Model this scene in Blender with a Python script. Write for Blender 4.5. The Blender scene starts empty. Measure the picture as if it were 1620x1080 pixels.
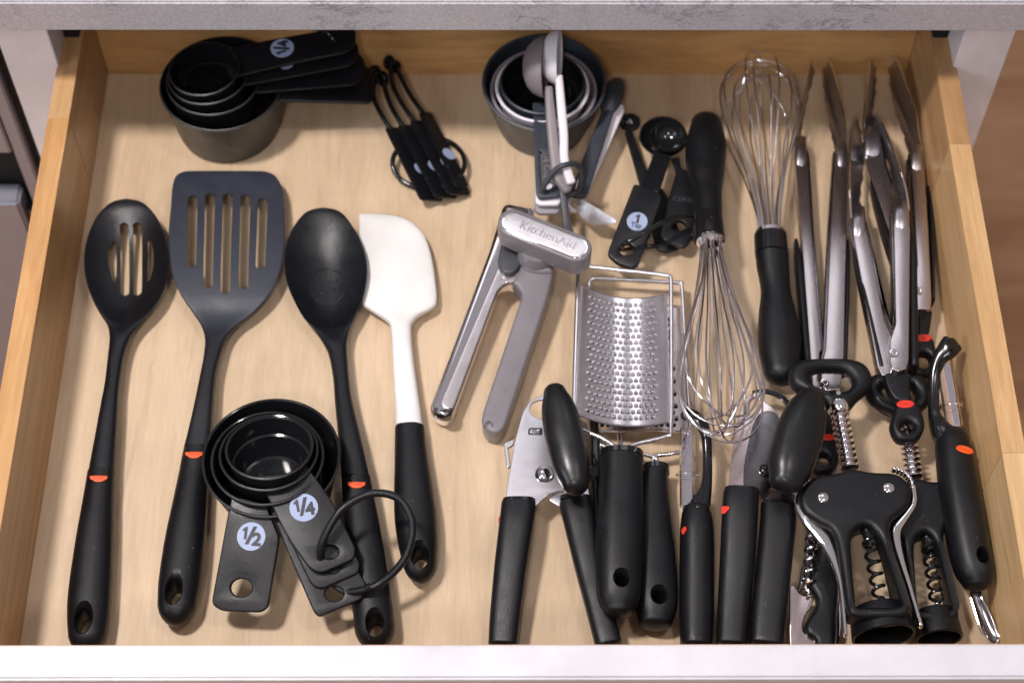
import bpy, bmesh, math, random
import numpy as np
from mathutils import Vector, Matrix
from mathutils.geometry import tessellate_polygon
random.seed(3)
S = bpy.context.scene
COL = S.collection
RAD = math.radians

# ------------------------------------------------------------------ camera
CAM = Vector((-0.0043, -0.9477, 1.1093)); TH, YAW, ROLL, F = 0.55506, -0.01087, 0.00879, 2755.1
_d = Vector((0, math.sin(TH), -math.cos(TH))); _r = Vector((1, 0, 0)); _u = _r.cross(_d)
_Z = Matrix.Rotation(YAW, 3, 'Z'); _d, _r, _u = _Z @ _d, _Z @ _r, _Z @ _u
RR = math.cos(ROLL) * _r + math.sin(ROLL) * _u; UU = -math.sin(ROLL) * _r + math.cos(ROLL) * _u; DD = _d
cd = bpy.data.cameras.new('camera'); cam = bpy.data.objects.new('camera', cd); COL.objects.link(cam)
cam.matrix_world = Matrix(((RR.x, UU.x, -DD.x, CAM.x), (RR.y, UU.y, -DD.y, CAM.y), (RR.z, UU.z, -DD.z, CAM.z), (0, 0, 0, 1)))
cd.sensor_width = 36; cd.lens = F / 1620 * 36; cd.clip_start = .05; cd.clip_end = 60
cd.dof.use_dof = True; cd.dof.focus_distance = 1.185; cd.dof.aperture_fstop = 5.6
S.camera = cam

# ------------------------------------------------------------------ light
S.view_settings.view_transform = 'Standard'; S.view_settings.look = 'None'; S.view_settings.exposure = 0
W = bpy.data.worlds.new("World"); S.world = W; W.use_nodes = True
nt = W.node_tree; bg = nt.nodes['Background']
tc = nt.nodes.new('ShaderNodeTexCoord'); sp = nt.nodes.new('ShaderNodeSeparateXYZ'); cr = nt.nodes.new('ShaderNodeValToRGB')
nt.links.new(tc.outputs['Generated'], sp.inputs[0])
mr = nt.nodes.new('ShaderNodeMapRange'); mr.inputs[1].default_value = -1; mr.inputs[2].default_value = 1
nt.links.new(sp.outputs['Z'], mr.inputs[0]); nt.links.new(mr.outputs[0], cr.inputs[0]); nt.links.new(cr.outputs[0], bg.inputs[0])
e = cr.color_ramp.elements
for p_, c_ in ((.5, (.26, .24, .25)), (.7, (.30, .275, .29)), (.86, (.42, .39, .41))): x = e.new(p_); x.color = (*c_, 1)
e[0].position = .30; e[0].color = (.16, .12, .10, 1); e[len(e) - 1].position = 1; e[len(e) - 1].color = (.48, .45, .48, 1)
bg.inputs[1].default_value = .74

def area(name, loc, target, size, power, color, size_y=None):
    l = bpy.data.lights.new(name, 'AREA'); l.energy = power; l.color = color; l.size = size
    l.shape = 'DISK'
    if size_y: l.shape = 'RECTANGLE'; l.size_y = size_y
    o = bpy.data.objects.new(name, l); COL.objects.link(o); o.location = loc
    o.rotation_euler = (Vector(target) - Vector(loc)).to_track_quat('-Z', 'Y').to_euler(); return o
area('ceiling_lamp', (-.62, -.36, 1.75), (0, -.25, 0), .20, 29, (1, .94, .91))
area('ceiling_lamp', (.55, -.50, 2.0), (0, -.25, 0), .18, 5, (1, .92, .90))
area('ceiling_lamp', (-.25, -1.75, 2.0), (0, -.25, 0), .30, 12, (1, .945, .93))
area('window_softbox', (-2.6, -1.5, 1.5), (0, -.25, 0), 1.0, 26, (.80, .88, 1), 1.2)
area('window_softbox', (-.50, 1.00, 1.75), (0, -.25, 0), .50, 1.9, (.90, .94, 1), .55)  # added softbox, no window known there: puts reflections on the steel
area('window_softbox', (.42, 1.00, 1.75), (0, -.25, 0), .50, 1.9, (.90, .94, 1), .55)  # second added softbox; the gap between the two varies the reflections

# ------------------------------------------------------------------ pixel -> place
def ray(u, v): return (DD * F + RR * (u - 810) + UU * (540 - v)).normalized()
def P(u, v, z=0.0):
    r = ray(u, v); return CAM + r * ((z - CAM.z) / r.z)
def PY(u, v, y):
    r = ray(u, v); return CAM + r * ((y - CAM.y) / r.y)
def PX(u, v, x):
    r = ray(u, v); return CAM + r * ((x - CAM.x) / r.x)
class Pl:                                   # a plane from three (u, v, z) points, or one z
    def __init__(s, *a):
        if len(a) == 1: s.p = Vector((0, 0, a[0])); s.n = Vector((0, 0, 1))
        else:
            q = [P(*k) for k in a]; s.p = q[0]; s.n = (q[1] - q[0]).cross(q[2] - q[0]).normalized()
            if s.n.z < 0: s.n = -s.n
        s.x = (Vector((1, 0, 0)) - s.n * s.n.x).normalized(); s.y = s.n.cross(s.x)
    def at(s, u, v):
        r = ray(u, v); return CAM + r * ((s.p - CAM).dot(s.n) / r.dot(s.n))
    def loc(s, w): d = w - s.p; return (d.dot(s.x), d.dot(s.y))
    def M(s, off=0): return Matrix(((s.x.x, s.y.x, s.n.x, 0), (s.x.y, s.y.y, s.n.y, 0), (s.x.z, s.y.z, s.n.z, 0), (0, 0, 0, 1)))
    def out(s, a, b, c=0): return s.p + s.x * a + s.y * b + s.n * c
def mpp(u, v, z): return (P(u + 1, v, z) - P(u, v, z)).length

# ------------------------------------------------------------------ materials
def nodes(name):
    m = bpy.data.materials.new(name); m.use_nodes = True; t = m.node_tree
    return m, t, t.nodes['Principled BSDF']
def N(t, k, **kw):
    n = t.nodes.new('ShaderNode' + k)
    for a, b in kw.items(): setattr(n, a, b)
    return n
def coords(t, scale=(1, 1, 1), loc=(0, 0, 0), rot=(0, 0, 0)):
    c = N(t, 'TexCoord'); mp = N(t, 'Mapping'); t.links.new(c.outputs['Object'], mp.inputs[0])
    mp.inputs['Scale'].default_value = scale; mp.inputs['Location'].default_value = loc; mp.inputs['Rotation'].default_value = rot
    return mp.outputs[0]
def noise(t, co, sc, det=4, rough=.55, dist=0):
    n = N(t, 'TexNoise'); n.inputs['Scale'].default_value = sc; n.inputs['Detail'].default_value = det
    n.inputs['Roughness'].default_value = rough; n.inputs['Distortion'].default_value = dist; t.links.new(co, n.inputs['Vector']); return n.outputs['Fac']
def ramp(t, f, stops):
    r = N(t, 'ValToRGB'); t.links.new(f, r.inputs[0]); e = r.color_ramp.elements
    while len(e) < len(stops): e.new(.5)
    for i, (p, c) in enumerate(stops):
        e[i].position = p; e[i].color = (c[0], c[1], c[2], 1) if not isinstance(c, float) else (c, c, c, 1)
    return r.outputs[0]
def mix(t, f, a, b, mode='MIX'):
    m = N(t, 'Mix', data_type='RGBA', blend_type=mode)
    if isinstance(f, float): m.inputs[0].default_value = f
    else: t.links.new(f, m.inputs[0])
    for k, q in ((6, a), (7, b)):
        if isinstance(q, tuple): m.inputs[k].default_value = (*q[:3], 1)
        else: t.links.new(q, m.inputs[k])
    return m.outputs[2]
def bump(t, b, h, dist, strength=1):
    n = N(t, 'Bump'); n.inputs['Distance'].default_value = dist; n.inputs['Strength'].default_value = strength
    t.links.new(h, n.inputs['Height']); t.links.new(n.outputs[0], b.inputs['Normal'])

def plastic(name, col, rough, grain=.00004, gsc=1400, dust=True, spec=.5, coat=0):
    m, t, b = nodes(name); co = coords(t)
    big = noise(t, co, 28, 4)
    c = mix(t, big, tuple(k * .82 for k in col), tuple(k * 1.2 for k in col))
    if dust:
        d1 = ramp(t, noise(t, co, 620, 2, .5), [(.745, 0.), (.78, 1.)])
        d2 = ramp(t, noise(t, coords(t, (1, .35, 1), (3, 1, 2), (0, 0, .6)), 260, 3, .6), [(.79, 0.), (.84, 1.)])
        d = N(t, 'Math', operation='MAXIMUM'); t.links.new(d1, d.inputs[0]); t.links.new(d2, d.inputs[1])
        dm = N(t, 'Math', operation='MULTIPLY'); t.links.new(d.outputs[0], dm.inputs[0]); dm.inputs[1].default_value = .45
        c = mix(t, dm.outputs[0], c, (.42, .40, .38))
    t.links.new(c, b.inputs['Base Color'])
    r = ramp(t, noise(t, co, 60, 5, .6), [(.3, max(0., rough - .08)), (.7, rough + .10)]); t.links.new(r, b.inputs['Roughness'])
    b.inputs['Specular IOR Level'].default_value = spec
    if coat: b.inputs['Coat Weight'].default_value = coat
    if grain: bump(t, b, noise(t, co, gsc, 2), grain * 10, .35)
    return m
def metal(name, col, rough, scale=(1, 1, 1), grain=0, rvar=.08):
    m, t, b = nodes(name); co = coords(t, scale); b.inputs['Metallic'].default_value = 1
    c = mix(t, noise(t, coords(t), 35, 3), tuple(k * .94 for k in col), col); t.links.new(c, b.inputs['Base Color'])
    r = ramp(t, noise(t, co, 90, 4, .6), [(.3, max(.02, rough - rvar)), (.7, rough + rvar)]); t.links.new(r, b.inputs['Roughness'])
    if grain: bump(t, b, noise(t, co, 350, 3), grain, .4)
    return m
def wood(name, lo, mid, hi, axis='Y', rough=.42, stretch=14, seed=0, fine=1.0, blotch=0.35, pores=.3):
    m, t, b = nodes(name)
    sc = {'Y': (stretch, 1, stretch), 'X': (1, stretch, stretch)}[axis]
    co = coords(t, sc, (seed * 3.1, seed * 1.7, seed))
    g1 = noise(t, co, 4.2, 6, .62, 1.1); g2 = noise(t, co, 34, 5, .7)
    a = ramp(t, g1, [(.36, lo), (.5, mid), (.66, hi)])
    a = mix(t, .45 * fine, a, ramp(t, g2, [(.3, tuple(k * .76 for k in mid)), (.7, tuple(min(1, k * 1.15) for k in mid))]))
    bl = ramp(t, noise(t, coords(t, loc=(seed, 2, 1)), 9, 5, .6), [(.3, .85), (.7, 1.06)])
    a = mix(t, blotch, a, bl, 'MULTIPLY')
    po = {'Y': (110, 9, 110), 'X': (9, 110, 110)}[axis]
    pf = ramp(t, noise(t, coords(t, po, (seed, 0, 0)), 3.2, 2), [(.70, 0.), (.78, 1.)])
    pm = N(t, 'Math', operation='MULTIPLY'); t.links.new(pf, pm.inputs[0]); pm.inputs[1].default_value = pores
    a = mix(t, pm.outputs[0], a, tuple(k * .42 for k in mid))
    sp_ = ramp(t, noise(t, coords(t, loc=(5, 5, seed)), 420, 1), [(.765, 0.), (.80, 1.)])
    sm = N(t, 'Math', operation='MULTIPLY'); t.links.new(sp_, sm.inputs[0]); sm.inputs[1].default_value = .5
    a = mix(t, sm.outputs[0], a, (.85, .78, .70))
    t.links.new(a, b.inputs['Base Color']); b.inputs['Roughness'].default_value = rough
    b.inputs['Coat Weight'].default_value = .10; b.inputs['Coat Roughness'].default_value = .25
    bump(t, b, g2, .0002, .25); return m

M = {}
M['ply'] = wood('birch_ply', (.505, .362, .230), (.60, .442, .290), (.655, .497, .342), 'Y', .5, 10, 1, .9, .8, .2)
M['side'] = wood('rubberwood_side', (.37, .17, .058), (.51, .275, .105), (.62, .39, .185), 'Y', .36, 16, 2, 1, .6, .3)
M['side2'] = wood('rubberwood_pale', (.43, .225, .092), (.59, .36, .165), (.70, .47, .245), 'Y', .38, 16, 5, 1, .5, .5)
M['side3'] = wood('rubberwood_light', (.48, .28, .125), (.65, .425, .21), (.75, .53, .30), 'Y', .38, 18, 8, 1, .4, .5)
M['side4'] = wood('rubberwood_brown', (.35, .18, .075), (.49, .285, .13), (.60, .385, .20), 'Y', .38, 12, 11, 1, .6, .3)
M['back'] = wood('rubberwood_back', (.34, .175, .07), (.61, .345, .135), (.74, .465, .215), 'X', .4, 5, 3, 1, .7, .4)
M['black'] = plastic('soft_black_rubber', (.0048, .0048, .0065), .39, spec=.33)
M['nylon'] = plastic('black_nylon', (.0046, .0050, .0075), .32, spec=.38)
M['turner'] = plastic('charcoal_nylon', (.024, .028, .042), .42, spec=.45)
M['cupb'] = plastic('black_cup_plastic', (.012, .011, .011), .36, spec=.5)
M['cuph'] = plastic('black_handle_plastic', (.006, .0062, .0085), .34, spec=.34)
M['gloss'] = plastic('glossy_black', (.008, .008, .009), .13, 0, dust=True)
M['cupin'] = plastic('glossy_black_cup', (.008, .008, .010), .14, 0)
M['white'] = plastic('white_silicone', (.72, .705, .69), .55, dust=False)
M['whitep'] = plastic('white_plastic', (.70, .66, .71), .4, dust=False)
M['taupe'] = plastic('taupe_plastic', (.20, .172, .182), .42, dust=False)
M['lgrey'] = plastic('light_grey_plastic', (.24, .218, .235), .4, dust=False)
M['slate'] = plastic('slate_plastic', (.050, .052, .062), .42)
M['navy'] = plastic('dark_navy_plastic', (.030, .036, .050), .38)
M['greyp'] = plastic('grey_plastic', (.175, .160, .172), .33, dust=False, coat=.3)
M['badge'] = plastic('pale_blue_print', (.31, .37, .54), .5, 0, dust=False)
M['ink'] = plastic('dark_ink', (.02, .02, .03), .5, 0, dust=False)
M['orange'] = plastic('orange_rubber', (.86, .10, .012), .45, 0, dust=False)
M['red'] = plastic('red_rubber', (.72, .035, .02), .4, 0, dust=False)
M['oxo'] = plastic('orange_rubber_dark', (.55, .05, .008), .5, 0, dust=False)
M['oxor'] = plastic('red_rubber_dark', (.42, .015, .01), .5, 0, dust=False)
M['emboss'] = plastic('black_emboss', (.045, .045, .05), .35, 0, dust=False)
M['chrome'] = metal('chrome', (.86, .82, .84), .06, rvar=.03)
M['wire'] = metal('steel_wire', (.88, .84, .86), .17, rvar=.05)
M['steel'] = metal('brushed_steel', (.54, .48, .49), .27, (2, .3, 2), rvar=.02)
M['steelr'] = metal('satin_steel', (.70, .67, .71), .32, (1, 2, 1), rvar=.02)
M['grate'] = metal('grater_steel', (.92, .88, .90), .20, rvar=.05)
M['pinks'] = metal('rosy_steel', (.66, .54, .53), .22, (1, 2, 1), rvar=.015)
M['silver'] = metal('silver_badge_metal', (.95, .91, .93), .38, rvar=.05, grain=.0004)
M['lettr'] = metal('letter_metal', (.66, .61, .62), .28)
M['facep'] = metal('face_reflection_metal', (.92, .86, .87), .24, rvar=.02)  # paler metal standing for a reflection on the chrome handle
M['appl'] = metal('appliance_steel', (.34, .34, .40), .42, (8, 8, 1)); M['appl'].node_tree.nodes['Principled BSDF'].inputs['Metallic'].default_value = .45
M['darkm'] = metal('dark_steel', (.16, .15, .16), .25)
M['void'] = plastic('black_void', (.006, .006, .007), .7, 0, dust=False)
M['paint'] = plastic('white_cabinet_paint', (.82, .80, .85), .38, .00002, 300, dust=False)
M['panel'] = plastic('white_drawer_front_paint', (.60, .59, .625), .35, .00002, 300, dust=False)
M['paintin'] = plastic('cabinet_inside', (.36, .30, .29), .5, 0, dust=False)
# clear plastic
m, t, b = nodes('clear_plastic'); b.inputs['Transmission Weight'].default_value = 1; b.inputs['IOR'].default_value = 1.25
b.inputs['Roughness'].default_value = .04; b.inputs['Base Color'].default_value = (.97, .96, .98, 1); M['clear'] = m
# quartz
m, t, b = nodes('quartz'); co = coords(t)
c = ramp(t, noise(t, co, 420, 3, .7), [(.35, (.40, .38, .41)), (.5, (.47, .45, .48)), (.68, (.54, .52, .55))])
sp1 = ramp(t, noise(t, coords(t, loc=(3, 3, 3)), 900, 2), [(.62, 0.), (.70, 1.)]); sm = N(t, 'Math', operation='MULTIPLY'); t.links.new(sp1, sm.inputs[0]); sm.inputs[1].default_value = .55
c = mix(t, sm.outputs[0], c, (.22, .2, .23))
wv = noise(t, coords(t, (1, 1, 2.0), (1.37, 0, .3)), 13, 10, .78, 1.2)
v0 = N(t, 'Math', operation='SUBTRACT'); t.links.new(wv, v0.inputs[0]); v0.inputs[1].default_value = .5
v1 = N(t, 'Math', operation='ABSOLUTE'); t.links.new(v0.outputs[0], v1.inputs[0])
vf = ramp(t, v1.outputs[0], [(.0, 1.), (.019, 0.)])
msk = ramp(t, noise(t, coords(t, (1, 1, 1), (7, 0, 0)), 11, 3), [(.46, 0.), (.53, 1.)])
vm = N(t, 'Math', operation='MULTIPLY'); t.links.new(vf, vm.inputs[0]); t.links.new(msk, vm.inputs[1])
vm2 = N(t, 'Math', operation='MULTIPLY'); t.links.new(vm.outputs[0], vm2.inputs[0]); vm2.inputs[1].default_value = .8
c = mix(t, vm2.outputs[0], c, (.08, .08, .11)); t.links.new(c, b.inputs['Base Color']); b.inputs['Roughness'].default_value = .3; M['quartz'] = m
# room floor
m, t, b = nodes('oak_floor'); co = coords(t, (1, 7, 1))
c = ramp(t, noise(t, co, 2.2, 6, .6, 1), [(.25, (.48, .235, .11)), (.5, (.66, .36, .18)), (.75, (.78, .47, .26))]); t.links.new(c, b.inputs['Base Color'])
b.inputs['Roughness'].default_value = .4; M['floor'] = m

# ------------------------------------------------------------------ building
def thing(name, label, cat, at, group=None):
    o = bpy.data.objects.new(name, None); COL.objects.link(o); o.location = at; o.empty_display_size = .01
    o['label'] = label; o['category'] = cat
    if group: o['group'] = group
    return o
def origin(o):
    p = Vector((0, 0, 0))
    while o is not None: p += o.location; o = o.parent
    return p
def link(name, me, mat, parent=None, sharp=38, **props):
    if parent is not None: me.transform(Matrix.Translation(-origin(parent)))
    me.materials.clear(); me.materials.append(M[mat] if isinstance(mat, str) else mat)
    me.shade_smooth(); me.set_sharp_from_angle(angle=RAD(sharp))
    o = bpy.data.objects.new(name, me); COL.objects.link(o); o.parent = parent
    for k, v in props.items(): o[k] = v
    return o
def mesh(vs, fs, name='m'):
    me = bpy.data.meshes.new(name); me.from_pydata([tuple(v) for v in vs], [], fs); me.validate(); me.update(); return me
def join(meshes):
    bm = bmesh.new()
    for me in meshes: bm.from_mesh(me); bpy.data.meshes.remove(me)
    out = bpy.data.meshes.new('m'); bm.to_mesh(out); bm.free(); return out
def box(a, b, bev=.0006):
    bm = bmesh.new(); bmesh.ops.create_cube(bm, size=1)
    for v in bm.verts: v.co = Vector([a[i] + (v.co[i] + .5) * (b[i] - a[i]) for i in range(3)])
    if bev: bmesh.ops.bevel(bm, geom=bm.edges[:], offset=bev, segments=2, affect='EDGES')
    me = bpy.data.meshes.new('m'); bm.to_mesh(me); bm.free(); return me
def catmull(A, k, closed=False):
    A = np.array(A, float); n = len(A); out = []
    rng = n if closed else n - 1
    for i in range(rng):
        if closed: p0, p1, p2, p3 = A[(i - 1) % n], A[i], A[(i + 1) % n], A[(i + 2) % n]
        else: p0, p1, p2, p3 = A[max(i - 1, 0)], A[i], A[i + 1], A[min(i + 2, n - 1)]
        for j in range(k):
            s = j / k
            out.append(.5 * ((2 * p1) + (-p0 + p2) * s + (2 * p0 - 5 * p1 + 4 * p2 - p3) * s * s + (-p0 + 3 * p1 - 3 * p2 + p3) * s ** 3))
    if not closed: out.append(A[-1])
    return np.array(out)
def sweep(secs, closed_ends=True):
    n = len(secs[0]); vs = [v for s in secs for v in s]; fs = []
    for i in range(len(secs) - 1):
        for j in range(n): k = (j + 1) % n; fs.append((i * n + j, i * n + k, (i + 1) * n + k, (i + 1) * n + j))
    if closed_ends: fs.append(tuple(range(n - 1, -1, -1))); fs.append(tuple((len(secs) - 1) * n + j for j in range(n)))
    me = mesh(vs, fs); bm = bmesh.new(); bm.from_mesh(me); bmesh.ops.remove_doubles(bm, verts=bm.verts, dist=1e-6)
    bmesh.ops.recalc_face_normals(bm, faces=bm.faces); bm.to_mesh(me); bm.free(); return me
def loft3(rows, n=2., k=6, cap0=None, cap1=None, seg=32, roll=0, smooth=True, side=None):
    """rows: (center Vector, halfwidth, dish, halfheight)"""
    A = [(c.x, c.y, c.z, w, d, h) for c, w, d, h in rows]
    A = catmull(A, k) if smooth else np.array(A, float)
    C = [Vector(a[:3]) for a in A]; T = []
    for i in range(len(C)):
        d = C[min(i + 1, len(C) - 1)] - C[max(i - 1, 0)]; T.append(d.normalized() if d.length > 1e-9 else Vector((0, -1, 0)))
    R = [(C[i], T[i], max(A[i][3], 1e-5), A[i][4], max(A[i][5], 1e-5)) for i in range(len(C))]
    def cap(r, sgn, L):
        c, tt, w, d, h = r; L = h if L is None else L; o = []
        if L <= 0: return o
        for q in (.25, .5, .7, .85, .95, .995):
            s = math.sqrt(1 - q * q); o.append((c + tt * (sgn * q * L), tt, max(w - (1 - s) * min(w, max(L, h)), 1e-5), d * s, h * s))
        return o
    R = cap(R[0], -1, cap0)[::-1] + R + cap(R[-1], 1, cap1)
    secs = []
    for c, tt, w, d, h in R:
        up = (Vector((0, 0, 1)) - tt * tt.z).normalized(); sd = tt.cross(up).normalized()
        if side is not None: sd = side; up = Vector((0, 0, 1))
        if roll: q = Matrix.Rotation(roll, 3, tt); up = q @ up; sd = q @ sd
        s = []
        for j in range(seg):
            a = 2 * math.pi * j / seg; ca, sa = math.cos(a), math.sin(a)
            X = math.copysign(abs(ca) ** (2 / n), ca); Y = math.copysign(abs(sa) ** (2 / n), sa)
            s.append(c + sd * (w * X) + up * (h * Y - d * (1 - X * X)))
        secs.append(s)
    return sweep(secs)
SX = (P(1000, 540, 0) - P(600, 540, 0)).normalized()
def rowsP(rows, straight=False):
    """rows (uL, uR, v, z[, dish, halfheight]) from the two silhouette edges"""
    cs = [P((r[0] + r[1]) / 2, r[2], r[3]) for r in rows]; o = []
    for i, r in enumerate(rows):
        t = (cs[min(i + 1, len(cs) - 1)] - cs[max(i - 1, 0)]); t.z = 0; t.normalize()
        w = (P(r[1], r[2], r[3]) - P(r[0], r[2], r[3])).length / 2 * (1 if straight else abs(t.y))
        o.append((cs[i], w, r[4], r[5]))
    return o
def tube(pts, r, k=6, closed=False, seg=10, smooth=True, flat=1.0):
    A = catmull([tuple(p) for p in pts], k, closed) if smooth else np.array([tuple(p) for p in pts])
    C = [Vector(a) for a in A]; n = len(C); secs = []; up = None
    rr = r if callable(r) else (lambda s: r)
    for i in range(n):
        if closed: t = (C[(i + 1) % n] - C[i - 1]).normalized()
        else: t = (C[min(i + 1, n - 1)] - C[max(i - 1, 0)]).normalized()
        if up is None:
            up = Vector((0, 0, 1)) if abs(t.z) < .9 else Vector((0, 1, 0))
        up = (up - t * up.dot(t)).normalized(); sd = t.cross(up)
        q = rr(i / max(1, n - 1))
        secs.append([C[i] + sd * (q * math.cos(2 * math.pi * j / seg)) + up * (q * flat * math.sin(2 * math.pi * j / seg)) for j in range(seg)])
    if closed:
        m_ = len(secs); vs = [v for s in secs for v in s]; fs = []
        for i in range(m_):
            for j in range(seg): a, b2 = i, (i + 1) % m_; kk = (j + 1) % seg; fs.append((a * seg + j, a * seg + kk, b2 * seg + kk, b2 * seg + j))
        return mesh(vs, fs)
    return sweep(secs)
def lathe(prof, C, n=Vector((0, 0, 1)), seg=56, closed=False):
    n = n.normalized(); x = (Vector((1, 0, 0)) - n * n.x).normalized(); y = n.cross(x); vs = []; fs = []
    for r, z in prof:
        for j in range(seg): a = 2 * math.pi * j / seg; vs.append(C + n * z + (x * math.cos(a) + y * math.sin(a)) * max(r, 1e-6))
    k = len(prof)
    for i in range(k if closed else k - 1):
        i2 = (i + 1) % k
        for j in range(seg): q = (j + 1) % seg; fs.append((i * seg + j, i * seg + q, i2 * seg + q, i2 * seg + j))
    me = mesh(vs, fs); bm = bmesh.new(); bm.from_mesh(me); bmesh.ops.remove_doubles(bm, verts=bm.verts, dist=4e-6)
    bmesh.ops.recalc_face_normals(bm, faces=bm.faces); bm.to_mesh(me); bm.free(); return me
def rounded(pts, r, k=6):
    o = []; n = len(pts)
    for i in range(n):
        p0, p1, p2 = (Vector(pts[(i + d) % n]) for d in (-1, 0, 1)); ri = r[i] if isinstance(r, (list, tuple)) else r
        a = p0 - p1; b = p2 - p1; q = min(ri, a.length * .48, b.length * .48)
        if q <= 0: o.append(tuple(p1)); continue
        s, e_ = p1 + a.normalized() * q, p1 + b.normalized() * q
        for j in range(k + 1): t_ = j / k; o.append(tuple(s * (1 - t_) ** 2 + p1 * 2 * t_ * (1 - t_) + e_ * t_ * t_))
    return o
def slab(outer, plane, t, bev=.0008, holes=(), r=.002, smooth=False, drop=0, bres=3):
    """a plate of thickness t lying under the plane, outlines in photo coordinates"""
    if not isinstance(plane, Pl): plane = Pl(plane)
    cu = bpy.data.curves.new('c', 'CURVE'); cu.dimensions = '2D'; cu.fill_mode = 'BOTH'
    for i, h in enumerate([outer] + list(holes)):
        L = [plane.loc(plane.at(*q)) for q in h]
        L = [tuple(a) for a in catmull(L, 6, True)] if (smooth or i > 0) else rounded(L, r)
        s = cu.splines.new('POLY'); s.points.add(len(L) - 1); s.use_cyclic_u = True
        for j, (a, b2) in enumerate(L): s.points[j].co = (a, b2, 0, 1)
    bev = min(bev, t * .499)
    cu.extrude = t / 2 - bev; cu.bevel_depth = bev; cu.offset = -bev; cu.bevel_resolution = bres
    o = bpy.data.objects.new('c', cu); me = bpy.data.meshes.new_from_object(o)
    bpy.data.objects.remove(o); bpy.data.curves.remove(cu)
    bm = bmesh.new(); bm.from_mesh(me); bmesh.ops.remove_doubles(bm, verts=bm.verts, dist=1e-6); bm.to_mesh(me); bm.free()
    me.transform(Matrix.Translation((0, 0, -t / 2 - drop))); me.transform(plane.M()); me.transform(Matrix.Translation(plane.p)); return me
def ell(u, v, ru, rv, rot=0, n=14):
    return [(u + ru * math.cos(a) * math.cos(rot) - rv * math.sin(a) * math.sin(rot), v + ru * math.cos(a) * math.sin(rot) + rv * math.sin(a) * math.cos(rot)) for a in [2 * math.pi * i / n for i in range(n)]]
def slot(u0, v0, u1, v1, w):
    h = w / 2; L = math.hypot(u1 - u0, v1 - v0); dx, dy = (u1 - u0) / L, (v1 - v0) / L; o = []
    for (cu, cv, sg) in ((u0 + dx * h, v0 + dy * h, -1), (u1 - dx * h, v1 - dy * h, 1)):
        for k in range(7):
            a = math.pi * (k / 6 - .5); c, s_ = math.cos(a) * sg, math.sin(a) * sg
            o.append((cu + dx * h * c + dy * h * s_, cv + dy * h * c - dx * h * s_))
    o.insert(7, ((o[6][0] + o[7][0]) / 2, (o[6][1] + o[7][1]) / 2)); o.append(((o[-1][0] + o[0][0]) / 2, (o[-1][1] + o[0][1]) / 2))
    return o
def cut(me, cutter):
    a = bpy.data.objects.new('a', me); c = bpy.data.objects.new('b', cutter); COL.objects.link(a); COL.objects.link(c)
    md = a.modifiers.new('b', 'BOOLEAN'); md.operation = 'DIFFERENCE'; md.solver = 'EXACT'; md.object = c
    dg = bpy.context.evaluated_depsgraph_get(); out = bpy.data.meshes.new_from_object(a.evaluated_get(dg))
    bpy.data.objects.remove(a); bpy.data.objects.remove(c); bpy.data.meshes.remove(me); bpy.data.meshes.remove(cutter); return out
def hang(u, v, z, ru, rv, top, flare=1.45, bot=-.01):
    """cutter for a hanging hole with a softened mouth; u,v seen at height z, top = height of the skin there"""
    C = P(u, v, z); q = mpp(u, v, z); rx = ru * q; ry = rv * q / .87; secs = []
    for zz, s in ((bot, .9), (top - .012, .92), (top - .005, 1), (top - .0018, 1.12), (top + .0002, flare), (top + .01, flare * 1.3)):
        secs.append([Vector((C.x + rx * s * math.cos(a), C.y + ry * s * math.sin(a), zz)) for a in [2 * math.pi * j / 28 for j in range(28)]])
    return sweep(secs)
def text(s, center, size, ang, plane, mat, parent, name='lettering', ext=.00012, off=.00025, bold=0, sx=1):
    cu = bpy.data.curves.new('t', 'FONT'); cu.body = s; cu.size = size; cu.align_x = 'CENTER'; cu.align_y = 'CENTER'; cu.extrude = ext; cu.offset = bold
    cu.space_line = .8
    o = bpy.data.objects.new('t', cu); me = bpy.data.meshes.new_from_object(o); bpy.data.objects.remove(o); bpy.data.curves.remove(cu)
    me.transform(Matrix.Diagonal((sx, 1, 1, 1))); me.transform(Matrix.Rotation(ang, 4, 'Z')); me.transform(Matrix.Translation((0, 0, off))); me.transform(plane.M()); me.transform(Matrix.Translation(center))
    return link(name, me, mat, parent)
def numeral_one(center, size, ang, plane, parent):
    k = [(-.26, .26), (.02, .5), (.15, .5), (.15, -.5), (-.07, -.5), (-.07, .22), (-.19, .12)]
    o = [Vector((math.cos(ang) * a - math.sin(ang) * b2, math.sin(ang) * a + math.cos(ang) * b2, 0)) * size * .72 for a, b2 in k]; n = len(o)
    lo = [center + plane.x * p.x + plane.y * p.y + plane.n * .00035 for p in o]; hi = [p + plane.n * .00028 for p in lo]
    link('lettering', mesh(lo + hi, [tuple(range(n - 1, -1, -1)), tuple(range(n, 2 * n))] + [(i, (i + 1) % n, n + (i + 1) % n, n + i) for i in range(n)]), 'ink', parent)
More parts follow.
